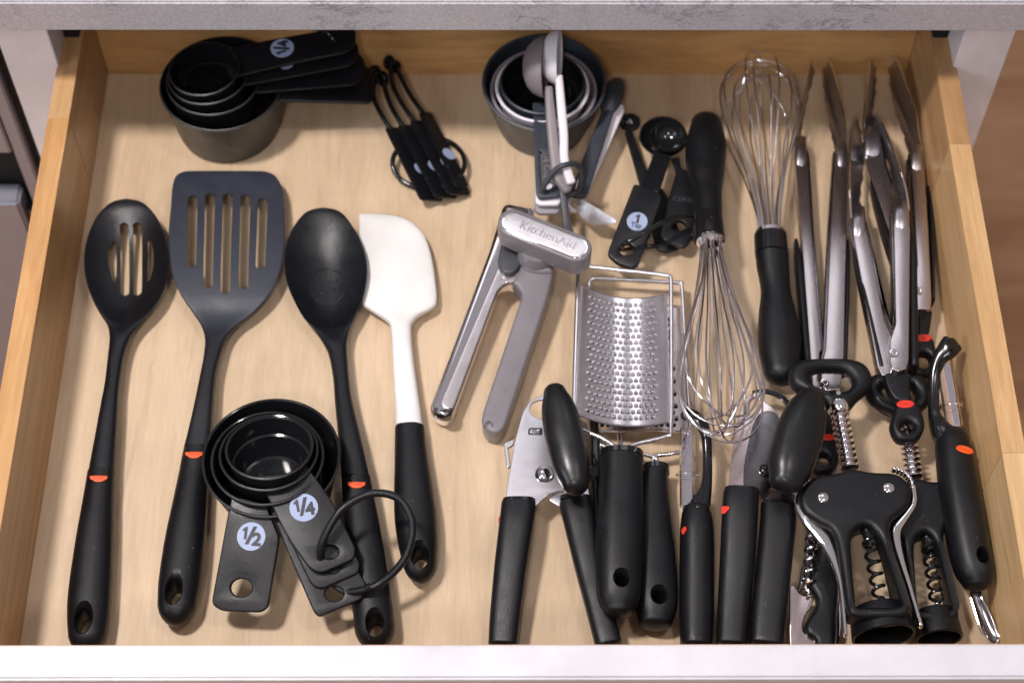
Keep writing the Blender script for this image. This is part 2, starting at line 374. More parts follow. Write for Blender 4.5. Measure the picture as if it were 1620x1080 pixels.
def badge(s, u, v, rpx, ang, plane, parent, size=1.0, lines=None):
    """printed disc with its number"""
    C = plane.at(u, v); r = rpx * mpp(u, v, C.z)
    me = lathe([(0, .0), (r, .0), (r, .00018), (0, .00018)], C + plane.n * .0001, plane.n, 40)
    link('size_badge', me, 'badge', parent)
    def put(tx, dx, dy, sz, bd=.045, sx=1):
        ox = math.cos(ang) * dx - math.sin(ang) * dy; oy = math.sin(ang) * dx + math.cos(ang) * dy
        if tx == '1': return numeral_one(C + plane.x * (ox * r) + plane.y * (oy * r), r * sz * size, ang, plane, parent)
        text(tx, C + plane.x * (ox * r) + plane.y * (oy * r), r * sz * size, ang, plane, 'ink', parent, off=.0005, bold=r * bd, sx=sx)
    if lines:
        for tx, dy, sz in lines: put(tx, 0, dy, sz, .012)
    else:
        put(s[0], -.44, .20, 1.22, .05, 1.0); put('/', -.02, 0, 1.75, .03, 1.35); put(s[2], .42, -.22, 1.22, .055, 1.05)
def px_ang(u0, v0, u1, v1, plane):
    a = plane.loc(plane.at(u0, v0)); b2 = plane.loc(plane.at(u1, v1)); return math.atan2(b2[1] - a[1], b2[0] - a[0])
def brandtag(u, v, hw, hh, plane, parent, rot=0, kind='orange', txt='OXO', half=True, name='brand_oval'):
    if half: pts = [(-1, -.5), (-.5, -.62), (0, -.66), (.5, -.62), (1, -.5), (.85, .25), (.45, .85), (0, 1), (-.45, .85), (-.85, .25)]
    else: pts = [(math.cos(a), math.sin(a)) for a in [i * math.pi / 6 for i in range(12)]]
    c, s = math.cos(rot), math.sin(rot)
    out = [(u + hw * a * c - hh * b2 * s, v + hw * a * s + hh * b2 * c) for a, b2 in pts]
    link('brand_oval', slab(out, plane, .0012, .0003, smooth=True), kind, parent)
    text(txt, plane.at(u, v + .1 * hh), hh * 1.5 * mpp(u, v, plane.p.z), px_ang(u, v, u + c * 10, v + s * 10, plane), plane, 'oxo' if kind == 'orange' else 'oxor', parent, ext=.0001, off=.00012, sx=1.35)

# ------------------------------------------------------------------ setting
ZF = -.74
fl = link('floor', mesh([(-4, -4, ZF), (5, -4, ZF), (5, 4, ZF), (-4, 4, ZF)], [(0, 1, 2, 3)]), 'floor', kind='structure')
YC, ZB, ZT = -.0853, .1476, .178
ct = link('countertop', box((-1.2, YC, ZB), (1.5, .55, ZT), .0016), 'quartz', kind='structure')
YCAB = YC + .022
xl0 = PY(0, 75, YCAB).x; xl1 = PY(75, 52, YCAB).x; xr0 = PY(1528, 48, YCAB).x; xr1 = PY(1608, 48, YCAB).x
link('cabinet_side', box((xl0, YCAB, ZF), (xl1, .52, ZB - .0005), .0008), 'paint', kind='structure', label='white painted cabinet side on the left of the drawer')
link('cabinet_side', box((xr0, YCAB, ZF), (xr1, .52, ZB - .0005), .0008), 'paint', kind='structure', label='white painted cabinet side on the right of the drawer')
link('cabinet_back', box((xl1, .50, ZF), (xr0, .52, ZB - .0005), 0), 'void', kind='structure')  # black in place of paint: the cabinet's inner shade as colour
ri = link('gap_shade_rail', box((xl1 + .0005, YCAB + .03, -.14), (xl1 + .012, .49, .118), .0005), 'void', kind='structure')  # black strip standing for the shade in the gap beside the drawer
ri = link('gap_shade_rail', box((xr0 - .012, YCAB + .03, -.14), (xr0 - .0005, .49, .118), .0005), 'void', kind='structure')  # same painted shade for the right-hand gap
# appliance beside the cabinet
ap = thing('dishwasher', 'grey steel appliance front with dark seams left of the cabinet', 'appliance', (xl0 - .30, YCAB, ZF))
link('side_seam', box((xl0 - .007, YCAB + .004, ZF + .001), (xl0 - .0008, .5, ZB - .001), 0), 'void', ap)
xs = PY(17, 240, YCAB - .004).x; zs = PY(17, 240, YCAB - .004).z
link('edge_panel', box((xs + .002, YCAB - .004, ZF + .001), (xl0 - .0075, .5, ZB - .001), .0012), 'appl', ap)
link('top_panel', box((xl0 - .60, YCAB - .006, zs), (xs + .001, .5, ZB - .001), .0012), 'appl', ap)
link('handle_recess', box((xl0 - .60, YCAB + .014, ZF + .001), (xs + .001, .5, zs - .001), 0), 'void', ap)
dz = PY(4, 322, YCAB - .010).z
link('door', box((xl0 - .60, YCAB - .010, ZF + .1), (xs - .0075, YCAB + .012, dz), .0025), 'appl', ap)
link('door_side', box((xs - .0070, YCAB - .002, ZF + .1), (xs + .0012, YCAB + .012, dz - .02), .001), 'darkm', ap)

# ------------------------------------------------------------------ drawer
HW, HT, TK = .33, .0826, .016
YF, YFo = -.5335, -.5495
dr = thing('drawer', 'open wooden kitchen drawer with white front, pulled out full of utensils', 'drawer', (0, -.27, -.012))
link('bottom_panel', box((-HW - .006, YF - .004, -.008), (HW + .006, .006, 0), 0), 'ply', dr)
def side(x0, x1, segs):
    for y0, y1, mt in segs: link('side_board', box((x0, y0 + .00003, -.02), (x1, y1 - .00003, HT), .0003), mt, dr)
yj = P(75, 188, HT).y; side(-HW - TK, -HW, [(yj, .016, 'side4'), (YFo + .0003, yj, 'side')])
ya, yb = P(1520, 228, HT).y, P(1600, 716, HT).y; side(HW, HW + TK, [(ya, .016, 'side4'), (yb, ya, 'side2'), (YFo + .0003, yb, 'side3')])
link('back_board', box((-HW + .0002, .0, -.0005), (HW - .0002, .016, HT - .001), .0007), 'back', dr)
link('front_board', box((-HW + .0002, YFo + .0003, -.012), (HW - .0002, YF, HT - .001), .0007), 'side', dr)
zt = .1195; y1 = P(800, 1018.5, zt).y; y0 = P(800, 1073, zt).y
link('front_panel', box((-.47, y0, -.10), (.47, y1, zt), .0016), 'panel', dr)

# ------------------------------------------------------------------ spoons and turners
def utensil_handle(parent, rows, hole, mat='black', n=2.3, cap1=None, cap0=0.0006):
    me = loft3(rowsP(rows), n=n, k=6, cap0=cap0, cap1=cap1, seg=40)
    if hole:
        hs = hole if isinstance(hole[0], tuple) else (hole,)
        for h in hs: me = cut(me, hang(*h))
    return link('handle', me, mat, parent)

t = thing('slotted_spoon', 'black slotted spoon with four slots in its bowl, leftmost utensil', 'spoon', P(150, 800, 0))
R_ = [(200, 202, 315.5, .0205, 0, .001), (181, 220, 318.3, .0205, .0003, .0011), (166, 235, 328, .0207, .0014, .0012), (151, 249, 346, .021, .0052, .0013), (139, 261, 374, .0213, .0105, .0013), (133, 267, 407, .021, .013, .0013), (135.5, 264.5, 441, .019, .0125, .0013), (146, 253, 473, .017, .009, .0015), (158, 237, 496, .0155, .005, .002), (170, 219.5, 515, .0145, .0018, .003), (173.5, 206.6, 535, .014, .0002, .0045),
      (171, 197, 565, .0142, 0, .0052), (165.5, 190, 611, .015, 0, .0056), (160, 188, 640, .0155, 0, .006), (150, 185, 695, .0155, 0, .0068), (140.5, 182, 746, .015, 0, .0078)]
me = loft3(rowsP(R_, True), n=2.6, k=7, cap0=0, cap1=0, seg=72, side=SX)
cs = []
for s in ([(178, 381), (182.5, 384), (183, 405), (182, 430), (179, 441), (175, 433), (171.5, 418), (170, 404), (172, 391)],
          slot(197, 355, 194.5, 460.5, 14), slot(217.8, 355, 215, 460.5, 14),
          [(235, 380), (240, 386), (243, 402), (242, 420), (238, 434), (234, 441), (231.5, 436), (233, 405), (233, 385)]):
    cs.append(slab(s, .06, .08, .0001, smooth=True))
# slots cut along the line of sight through the bowl: re-aim each cutter at the bowl's height
for c in cs: bpy.data.meshes.remove(c)
cs = [slab(s, .0145, .024, .0001, smooth=True, drop=-.012) for s in
      ([(178, 381), (182.5, 384), (183, 405), (182, 430), (179, 441), (175, 433), (171.5, 418), (170, 404), (172, 391)],
       slot(197, 355, 194.5, 460.5, 14), slot(217.8, 355, 215, 460.5, 14),
       [(235, 380), (240, 386), (243, 402), (242, 420), (238, 434), (234, 441), (231.5, 436), (233, 405), (233, 385)])]
me = cut(me, join(cs)); link('bowl', me, 'nylon', t, 50)
h = utensil_handle(t, [(139, 182.6, 747, .0148, 0, .0088), (136, 182, 765, .0148, 0, .0093), (132, 181, 788, .0146, 0, .0098), (119, 180, 862, .0145, 0, .011), (108.5, 177, 936, .0145, 0, .0115), (106.7, 174.4, 973, .0145, 0, .0115), (108, 171, 998, .0145, 0, .0112)],
    (135.5, 988, .0145, 12, 18, .0255), cap1=.0155)
brandtag(156, 755.5, 14, 6, Pl((156, 740, .0248), (156, 790, .0246), (176, 755, .0241)), t)

t = thing('slotted_turner', 'wide charcoal slotted turner with five slots and black handle', 'turner', P(300, 800, 0))
R_ = [(292, 418, 271.5, .016, 0, .0009), (283, 430, 275, .0163, 0, .0011), (276.5, 438.5, 282, .0167, 0, .0012), (272.5, 446.5, 299, .0172, .0002, .0013), (270, 450, 329.5, .0178, .0003, .0013), (267, 450.5, 366, .0182, .0003, .0013), (268, 448.6, 402, .0182, .0003, .0013), (273, 441, 436, .0178, .0003, .0014),
      (287, 425, 468, .0165, .0006, .0016), (306, 400, 496, .0140, .0014, .0022), (318.6, 375, 516, .0128, .001, .0032), (324.5, 358, 538, .0130, .0003, .0045), (322.5, 349, 566, .0138, 0, .0052), (317, 342, 595, .0148, 0, .0056), (308, 338, 640, .0158, 0, .0062), (299, 336, 680, .0158, 0, .0068), (291.5, 334, 710, .0155, 0, .0078)]
me = loft3(rowsP(R_, True), n=3.2, k=7, cap0=0, cap1=0, seg=72, side=SX)
q = lambda u: 100 + u / 2.768
w = lambda v: 250 + v / 2.768
cs = [slab(slot(q(a), w(b2), q(c), w(d), 15.4), .020, .03, .0001, smooth=True, drop=-.02) for a, b2, c, d in ((566, 158, 559, 475), (642, 148, 631, 563), (720, 148, 706, 588), (798, 152, 786, 568), (874, 170, 861, 482))]
for c in cs: c.transform(Matrix.Translation((0, 0, -.01)))
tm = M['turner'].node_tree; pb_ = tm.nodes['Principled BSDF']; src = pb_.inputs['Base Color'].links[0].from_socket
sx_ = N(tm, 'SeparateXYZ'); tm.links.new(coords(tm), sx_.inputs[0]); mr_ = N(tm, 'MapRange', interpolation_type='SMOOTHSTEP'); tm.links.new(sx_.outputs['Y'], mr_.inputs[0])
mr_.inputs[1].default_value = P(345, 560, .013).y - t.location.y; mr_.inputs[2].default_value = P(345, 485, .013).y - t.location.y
tm.links.new(mix(tm, mr_.outputs[0], (.0042, .0046, .0072), src), pb_.inputs['Base Color'])  # shade on the neck painted in: charcoal blends to black towards the handle
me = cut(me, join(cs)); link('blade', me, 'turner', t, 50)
utensil_handle(t, [(291, 334, 711, .0155, 0, .0088), (287, 333, 730, .0155, 0, .0094), (283, 331, 751, .015, 0, .010), (271, 328, 807, .015, 0, .011), (259.6, 325, 862, .015, 0, .0118), (251.5, 319, 918, .015, 0, .0122), (249.8, 313, 950, .015, 0, .012)],
    (278, 944, .015, 11.5, 18, .027), cap1=.0178)
brandtag(307, 718, 14, 6, Pl((307, 700, .0255), (307, 740, .0257), (327, 718, .0249)), t)

t = thing('solid_spoon', 'black solid spoon with plain deep bowl beside the white spatula', 'spoon', P(570, 800, 0))
R_ = [(510, 513, 329.5, .0212, 0, .001), (493, 531, 332, .0212, .0003, .0011), (478, 545, 341, .0214, .0014, .0012), (461, 562, 365, .0220, .0060, .0013), (451.5, 575.5, 395, .0225, .0122, .0013), (450.5, 580.5, 424, .0222, .0148, .0013), (454.5, 579, 449, .0208, .0148, .0013), (464.5, 573, 474, .019, .013, .0014), (479, 562, 501, .0165, .008, .0018),
      (496, 553, 521, .015, .003, .003), (511, 549, 543, .0145, .0005, .0045), (520.5, 550, 563.6, .0145, 0, .005), (527, 553, 600, .0155, 0, .0056), (530, 559, 640, .017, 0, .006), (535, 572, 694, .0185, 0, .007), (540, 586, 757, .0185, 0, .0078)]
me = loft3(rowsP(R_, True), n=2.6, k=7, cap0=0, cap1=0, seg=72, side=SX); link('bowl', me, 'nylon', t, 50)
from mathutils.bvhtree import BVHTree
bo_ = t.children[0] if t.children else [o for o in bpy.data.objects if o.parent == t][0]
bv = BVHTree.FromPolygons([v.co + t.location for v in bo_.data.vertices], [tuple(p.vertices) for p in bo_.data.polygons])
def onbowl(u, v): r_ = ray(u, v); h_ = bv.ray_cast(CAM, r_); return h_[0] - r_ * .0001
link('moulded_ring', tube([onbowl(518 + 27 * math.cos(a), 453 + 28 * math.sin(a)) for a in [i * math.pi / 12 for i in range(24)]], .00022, 2, True, 6), 'nylon', t)
utensil_handle(t, [(540, 587, 758, .0183, 0, .0088), (541, 590, 775, .018, 0, .0092), (542.6, 596, 805, .0175, 0, .0098), (549, 610, 879, .0165, 0, .011), (555, 618.5, 935, .0155, 0, .0115), (560, 625, 990, .0148, 0, .0112)],
    (594.5, 995, .0148, 12, 16, .0257), cap1=.0165)
brandtag(564, 765.5, 14, 6, Pl((564, 750, .0282), (566, 790, .0278), (584, 765, .0275)), t)

t = thing('silicone_spatula', 'white silicone spatula with one curved corner and black handle', 'spatula', P(650, 700, 0))
out = [(569, 340.5), (603, 339.4), (631, 343.6), (652, 353), (670.5, 372.6), (679.7, 395.5), (686, 426), (691.5, 473), (688, 483), (664, 498), (653.7, 508.6), (650.7, 521), (655, 573), (664.4, 640), (668, 668), (628, 668), (624.7, 640), (621.6, 573), (618.6, 524), (612, 514), (600, 507), (578, 497), (572.5, 488), (571, 420)]
R_ = [(569, 604, 339.3, .011, 0, .0008), (568, 633, 344, .011, 0, .0018), (568, 653, 353.5, .011, 0, .0028), (568.5, 670.5, 372.6, .011, 0, .0035), (569.5, 680, 396, .011, 0, .0040), (571, 686.5, 427, .011, 0, .0043), (572, 690.5, 460, .011, 0, .0045), (572.3, 691, 474, .011, 0, .0045), (574, 689, 483, .011, 0, .0045), (584, 681, 490, .011, 0, .0046), (601, 663, 500, .011, 0, .0048), (614, 654, 510, .0112, 0, .0054), (618.6, 650.7, 523, .0115, 0, .006),
      (621.6, 655, 573, .012, 0, .0070), (624.7, 664.4, 640, .012, 0, .0082), (625.2, 670, 677, .012, 0, .0085)]
me = loft3(rowsP(R_, True), n=3.0, k=6, cap0=0, cap1=0, seg=56, side=SX)
link('blade', me, 'white', t, 60)
utensil_handle(t, [(624.8, 671.5, 677, .0125, 0, .0092), (624.3, 673.5, 700, .0125, 0, .0095), (624, 678, 731, .0125, 0, .0102), (623, 687, 787, .013, 0, .0112), (624.5, 692, 824, .013, 0, .0118), (630, 693.5, 861, .013, 0, .012), (636, 692, 884, .013, 0, .0115)],
    (665, 889, .013, 12.5, 16, .0245), cap1=.0175)

# ------------------------------------------------------------------ cups
def cup(parent, u, v, z, rpx, depth, base=.82, tilt=(0, 0), mo='cupb', mi='cupin', th=.0016, ledge=None, ends=None):
    C = P(u, v, z); r = rpx * mpp(u, v, z); n = Vector((tilt[0], tilt[1], 1)).normalized(); rb = r * base; ri = r - th
    po = [(0, -depth), (rb - .006, -depth), (rb - .0015, -depth + .0012), (rb, -depth + .005), (r - .0006, -.003), (r, -.0012), (r + .0004, -.0005), (r, 0), (r - th * .5, .0003)]
    link('bowl', lathe(po, C, n, 72), mo, parent)
    k = .45 if ledge is None else ledge
    rm = rb + (r - rb) * (1 - k) - th
    pi = [(r - th * .5, .0003), (ri, -.0001), (ri - .0003, -.0012), (rm + .0008, -depth * k), (rm - .0006, -depth * k - .0008), (rb - th, -depth + .007), (rb - th - .0015, -depth + .003), (rb - th - .005, -depth + .0018), (0, -depth + .0016)]
    link('inner_wall', lathe(pi, C, n, 72), mi, parent); return C, n
CUPG = 'black measuring cups nested at the front'
def handle_slab(parent, pts, pl, t=.0028, r=.006, holes=(), mat='cuph', bev=.0011, name='handle', **k):
    return link(name, slab(pts, pl, t, bev, holes, r, **k), mat, parent)
# front set, biggest first
t = thing('measuring_cup', 'largest black measuring cup, outermost of the front nested set', 'measuring cup', P(429, 760, 0), CUPG)
cup(t, 429, 722, .050, 109, .050, .80, (0, .05))
pl = Pl((470, 800, .047), (500, 960, .030), (575, 935, .030))
handle_slab(t, [(425, 802), (497, 790), (581, 925), (575, 946), (505, 975), (497, 968)], pl, .0052, [.001, .001, .010, .006, .006, .006], [ell(529, 938, 15, 12)])
t = thing('measuring_cup', 'black half-cup measure with 1/2 badge on handle, front set', 'measuring cup', P(423, 760, .0025), CUPG)
cup(t, 423, 723, .0535, 89, .046, .80, (0, .10))
pl = Pl((392, 795, .052), (350, 945, .030), (424, 953, .030))
h = handle_slab(t, [(366, 783), (420, 797), (442, 850), (424, 960), (412, 968), (350, 966), (334, 955), (350, 868)], pl, .0052, [.001, .001, .004, .008, .006, .006, .008, .02], [ell(381.5, 929, 17, 14.5)])
badge('1/2', 397.4, 848, 22.5, px_ang(383, 848, 412, 849, pl) - .05, pl, h)
t = thing('measuring_cup', 'black third-cup measure just beneath the 1/4 cup, front set', 'measuring cup', P(425, 745, .005), CUPG)
cup(t, 425, 714, .0565, 78, .040, .80, (0, .2))
pl = Pl((450, 775, .0535), (500, 925, .036), (570, 897, .036))
handle_slab(t, [(416, 770), (490, 745), (570, 890), (567, 906), (510, 931), (494, 926)], pl, .0052, [.001, .001, .008, .006, .006, .006], [ell(526, 895, 14, 11)])
t = thing('measuring_cup', 'smallest black cup with 1/4 badge on handle, front set', 'measuring cup', P(426, 735, .008), CUPG)
cup(t, 426, 707, .062, 69, .034, .82, (0, .28), ledge=.42)
pl = Pl((445, 752, .0585), (490, 900, .044), (562, 872, .044))
h = handle_slab(t, [(407, 752), (440, 750), (470, 744), (484, 734), (525, 790), (563.5, 868), (560, 884), (510, 906), (491, 900), (455, 850)], pl, .0052, [.001, .003, .003, .001, .02, .008, .006, .006, .006, .02], [ell(521, 872, 15, 11)])
badge('1/4', 480.5, 802.5, 22.5, px_ang(468, 802, 494, 801, pl) + .16, pl, h)
t = thing('key_ring', 'black rubber ring through the handle ends of the front measuring cups', 'ring', P(580, 850, 0))
rp = [(507, 882, .044), (509, 862, .052), (518.5, 838.5, .058), (540.7, 805, .064), (578, 783, .066), (607, 780, .066), (633, 790, .064), (650, 816, .060), (652.6, 842, .055), (644, 875.6, .048), (626, 901.5, .042), (604, 920, .037), (581.5, 931, .034), (545, 935, .028), (520, 915, .028), (508, 895, .036)]
link('ring', tube([P(*a) for a in rp], .0027, 6, True, 12), 'cuph', t)
S_ = P(583, 930, .0345)
link('clasp', tube([P(577, 932, .034), P(587, 927, .0355)], .0029, 2, seg=12), 'gloss', t)

# back set
BG_ = 'black measuring cups nested at the back left'
t = thing('measuring_cup', 'largest black cup at the back left, sitting on the drawer floor', 'measuring cup', P(350, 200, 0), BG_)
cup(t, 350, 131, .052, 97, .052, .86, (0, 0))
pl = Pl((445, 150, .049), (590, 155, .040), (585, 110, .040))
handle_slab(t, [(430, 108), (583, 104), (592, 118), (592, 152), (585, 163), (438, 159)], pl, .003, [.001, .006, .008, .008, .006, .001])
t = thing('measuring_cup', 'black half cup, second largest of the back left nest', 'measuring cup', P(340, 190, .003), BG_)
cup(t, 337, 126, .057, 74, .045, .82, (0, .03))
pl = Pl((405, 140, .0555), (578, 120, .050), (570, 85, .052))
handle_slab(t, [(395, 95), (566, 80), (578, 96), (578, 122), (562, 134.5), (405, 147.5)], pl, .003, [.001, .006, .008, .008, .008, .001])
t = thing('measuring_cup', 'black third cup, second from the top of the back left nest', 'measuring cup', P(330, 185, .006), BG_)
cup(t, 329, 117, .063, 64, .042, .82, (-.03, .03))
pl = Pl((385, 128, .0625), (568, 88, .060), (560, 60, .062))
handle_slab(t, [(380, 82), (560, 58), (568.5, 78), (566, 92), (556, 104), (385, 136)], pl, .003, [.001, .006, .008, .008, .008, .001])
C = pl.at(452, 99); link('size_badge', lathe([(0, 0), (.0065, 0), (.0065, .00018), (0, .00018)], C + pl.n * .0001, pl.n, 30), 'badge', t.children[-1] if t.children else t)
t = thing('measuring_cup', 'smallest black cup on top of the back left nest, 1/4 badge', 'measuring cup', P(323, 180, .01), BG_)
cup(t, 323, 108.5, .069, 56.5, .040, .84, (-.04, .02), mo='cupb', ledge=.5)
pl = Pl((374, 100, .0685), (557, 78, .070), (557, 50, .071))
h = handle_slab(t, [(366, 76), (380, 72.5), (430, 62), (556, 40), (563, 50), (563, 66), (553, 82), (460, 100), (371, 122), (378, 98)], pl, .003, [.001, .004, .01, .006, .006, .006, .006, .02, .001, .004])
badge('1/4', 446.6, 76.6, 18.5, px_ang(446, 76, 463, 72, pl) + 1.57, pl, h)
t = thing('key_ring', 'thin black wire ring at the end of the back left cup handles', 'ring', P(510, 60, .06))
link('ring', tube([P(*a) for a in [(446, 45, .083), (480, 42, .086), (515, 51, .079), (530, 66, .0735), (528, 62, .066), (500, 44, .064), (460, 40, .070)]], .0016, 6, True, 10), 'gloss', t)

# measuring spoons lying on edge
MG = 'black measuring spoons standing on edge in the back middle'
ph = ['first from the left, its badge showing', 'second from the left', 'third from the left', 'rightmost and farthest back']
spec = [((616, 199), (681, 320), (590, 148), 594, 118, 15), ((636, 195), (704, 316), (609, 141), 606, 125, 13), ((655, 188), (725, 311), (622, 135), 617, 100, 13), ((669, 175), (737, 299), (631, 115), 627, 106, 11)]
for i, (a, b2, nk, hu, hv, hr) in enumerate(spec):
    t = thing('measuring_spoon', 'black measuring spoon standing on edge, ' + ph[i], 'measuring spoon', P((a[0] + b2[0]) / 2, (a[1] + b2[1]) / 2, 0), MG)
    A = P(a[0] - 6, a[1], .019); B = P(b2[0] - 14, b2[1] - 6, .017); dirn = (B - A).normalized(); dn = Vector((.84, -.12, -.50)); dn = (dn - dirn * dn.dot(dirn)).normalized()
    nn = dirn.cross(dn).normalized()
    if nn.z < 0: nn = -nn
    pl = Pl(.0); pl.p = A; pl.n = nn; pl.x = dirn; pl.y = nn.cross(dirn); s = 1 if pl.y.dot(dn) > 0 else -1
    L = (B - A).length; Wd = .023 if i < 3 else .013
    cu = [(0, 0), (L, 0), (L, s * Wd), (0, s * Wd)]
    # plate standing on its long edge
    pts = rounded(cu, .004, 5); tt = .0032; vs = []; fs = []; k = len(pts)
    for zz, sh in ((-tt, .0), (0, .0)):
        for x_, y_ in pts: vs.append(pl.out(x_, y_, zz))
    fs = [tuple(range(k - 1, -1, -1)), tuple(range(k, 2 * k))] + [(j, (j + 1) % k, k + (j + 1) % k, k + j) for j in range(k)]
    me = mesh(vs, fs); bm = bmesh.new(); bm.from_mesh(me); bmesh.ops.recalc_face_normals(bm, faces=bm.faces)
    eg = [e_ for e_ in bm.edges if len(e_.link_faces) == 2 and e_.calc_face_angle(0) > 1.2]; bmesh.ops.bevel(bm, geom=eg, offset=.0007, segments=2, affect='EDGES'); bm.to_mesh(me); bm.free()
    h = link('handle', me, 'cuph', t)
    c2 = pl.out(L * .58, s * Wd * .62, .0002)
    link('size_badge', lathe([(0, 0), (.0058, 0), (.0058, .00018), (0, .00018)], c2, pl.n, 28), 'badge', h)
    nk3 = P(nk[0], nk[1], .024); link('neck', tube([pl.out(.004, s * .005, -.0015), (A + nk3) / 2 + Vector((0, 0, -.002)), nk3, P(hu, hv, .022)], .0021, 4, seg=10), 'gloss', t)
    r = hr * mpp(hu, hv, .02); bn = Vector((.75, -.3, .55))
    link('bowl', lathe([(0, -r * .8), (r * .5, -r * .68), (r * .85, -r * .4), (r, 0), (r * .93, .0004), (r * .8, -r * .38), (r * .45, -r * .6), (0, -r * .7)], P(hu, hv, .022 + .004 * (i % 2)), bn, 32), 'gloss', t)
t = thing('key_ring', 'black ring linking the four measuring spoons on edge', 'ring', P(678, 257, 0))
link('ring', tube([P(678 + 57 * math.cos(a), 258 + 41 * math.sin(a), .008 + .004 * math.sin(a * 2 + .6)) for a in [i * math.pi / 8 for i in range(16)]], .0020, 4, True, 12), 'gloss', t)

# ------------------------------------------------------------------ grey and white set
GG = 'grey and white measuring cups nested at the back'
t = thing('measuring_cup', 'big slate grey measuring cup holding the smaller grey and white cups', 'measuring cup', P(861, 190, 0), GG)
cup(t, 861, 129, .052, 98, .052, .76, (0, -.02), 'slate', 'navy', .0022)
t = thing('measuring_cup', 'light grey cup nested second from the outside in the slate cup', 'measuring cup', P(860, 185, .004), GG)
cup(t, 860, 141, .048, 84, .040, .80, (0, 0), 'lgrey', 'lgrey', .002)
pl = Pl((860, 200, .046), (850, 330, .030), (885, 330, .030)); handle_slab(t, [(845, 200), (884, 200), (886, 332), (882, 338), (852, 338), (846, 333)], pl, .004, [.001, .001, .004, .003, .003, .004], mat='lgrey')
t = thing('measuring_cup', 'white cup nested between the light grey and dark cups', 'measuring cup', P(858, 180, .008), GG)
cup(t, 858, 137, .0525, 74, .038, .80, (0, .03), 'whitep', 'whitep', .002)
pl = Pl((860, 190, .050), (850, 315, .037), (885, 315, .037)); handle_slab(t, [(845, 188), (885, 188), (887.5, 318), (883, 324.5), (853, 324.5), (847, 319)], pl, .004, [.001, .001, .004, .003, .003, .004], mat='whitep')
t = thing('measuring_cup', 'innermost dark navy cup with 1/4 Cup pressed into its handle', 'measuring cup', P(858, 175, .012), GG)
cup(t, 858, 130, .057, 67, .036, .80, (0, .05), 'navy', 'cupin', .002)
pl = Pl((860, 165, .0565), (850, 300, .043), (885, 300, .043))
hp = [(842.5, 162), (872, 162), (878, 230), (887.5, 303), (885, 311), (853, 314), (848, 306)]
rc = [(854, 243), (858, 241.5), (871, 242), (876, 246), (882, 296), (880, 300), (861, 302), (857.5, 298)]
h = handle_slab(t, hp, pl, .0045, [.001, .001, .02, .004, .004, .004, .004], mat='navy', holes=[rc])
link('recess', slab(rc, pl, .0008, .0001, r=.003, drop=.0012, holes=[ell(867, 292, 7, 6)]), 'slate', h)
pr = Pl(0.0); pr.p = pl.p - pl.n * .0012; pr.n = pl.n; pr.x = pl.x; pr.y = pl.y
text('1/4 Cup', pr.at(864.5, 262), .0075, px_ang(862, 245, 867, 285, pl), pr, 'taupe', h, ext=.0003, off=.0001)

def side_spoon(label, mat, C, L, Wd, axis, hpts, r_h, grp):
    t = thing('measuring_spoon', label, 'measuring spoon', Vector((C.x, C.y, 0)), grp)
    secs = []
    n = axis[0].normalized(); la = (axis[1] - n * axis[1].dot(n)).normalized(); wa = n.cross(la)
    prof = [(0, -1), (.35, -.95), (.65, -.78), (.87, -.5), (.97, -.2), (1, 0), (.93, .02), (.90, -.2), (.8, -.48), (.6, -.72), (.3, -.87), (0, -.92)]
    vs = []; fs = []; sg = 40
    for r, z in prof:
        for j in range(sg): a = 2 * math.pi * j / sg; vs.append(C + la * (L * max(r, .001) * math.cos(a)) + wa * (L * .9 * max(r, .001) * math.sin(a)) + n * (z * Wd))
    for i in range(len(prof) - 1):
        for j in range(sg): k = (j + 1) % sg; fs.append((i * sg + j, i * sg + k, (i + 1) * sg + k, (i + 1) * sg + j))
    link('bowl', mesh(vs, fs), mat, t, 60)
    rows = [(P(*p[:3]), p[3], 0, p[4]) for p in hpts]
    link('handle', loft3(rows, n=3.5, k=5, cap0=.001, cap1=.002, seg=24), mat, t)
    return t
MS = 'grey and white measuring spoons on one ring'
side_spoon('taupe measuring spoon standing on edge across the nested cups', 'taupe', P(862, 106, .083), .0245, .0170, (Vector((.985, -.10, .12)), Vector((.05, 1, .12))),
           [(868, 140, .080, .0032, .004), (872, 190, .072, .0040, .0038), (878, 245, .062, .0044, .0038), (884, 280, .055, .0044, .0036), (898, 300, .050, .0040, .003)], 0, MS)
side_spoon('white measuring spoon on edge, right of the taupe one', 'whitep', P(885, 91, .090), .0225, .0150, (Vector((.985, -.10, .10)), Vector((.05, 1, .1))),
           [(884, 122, .089, .0030, .004), (888, 170, .080, .0034, .0038), (892, 215, .072, .0034, .0036), (893, 255, .064, .0034, .0036), (903, 288, .056, .0034, .003)], 0, MS)
t = thing('measuring_spoon', 'white measuring spoon lying under the dark one beside the grey cups', 'measuring spoon', P(940, 260, 0), MS)
pl = Pl((986, 170, .028), (905, 330, .018), (930, 310, .018))
handle_slab(t, [(960, 185), (978, 165), (987, 164), (988.5, 175), (926, 317), (917, 337), (900, 333), (896, 318)], pl, .003, [.002, .004, .003, .004, .01, .004, .003, .004], mat='whitep', holes=[[(905, 316), (921, 306), (914, 326), (905, 326)]])
t = thing('measuring_spoon', 'dark navy measuring spoon with oval bowl right of the grey cups', 'measuring spoon', P(945, 240, 0), MS)
link('bowl', loft3(rowsP([(975, 977, 124, .034, 0, .001), (965, 985, 127, .035, -.0015, .0012), (957, 988.5, 137, .036, -.004, .0013), (952, 987, 152, .036, -.005, .0013), (949.5, 981, 166, .035, -.003, .0015), (951, 973, 177, .034, 0, .002)], True), n=2.4, k=5, cap0=0, cap1=0, seg=40, side=SX), 'navy', t)
pl = Pl((960, 178, .035), (905, 300, .026), (930, 308, .026))
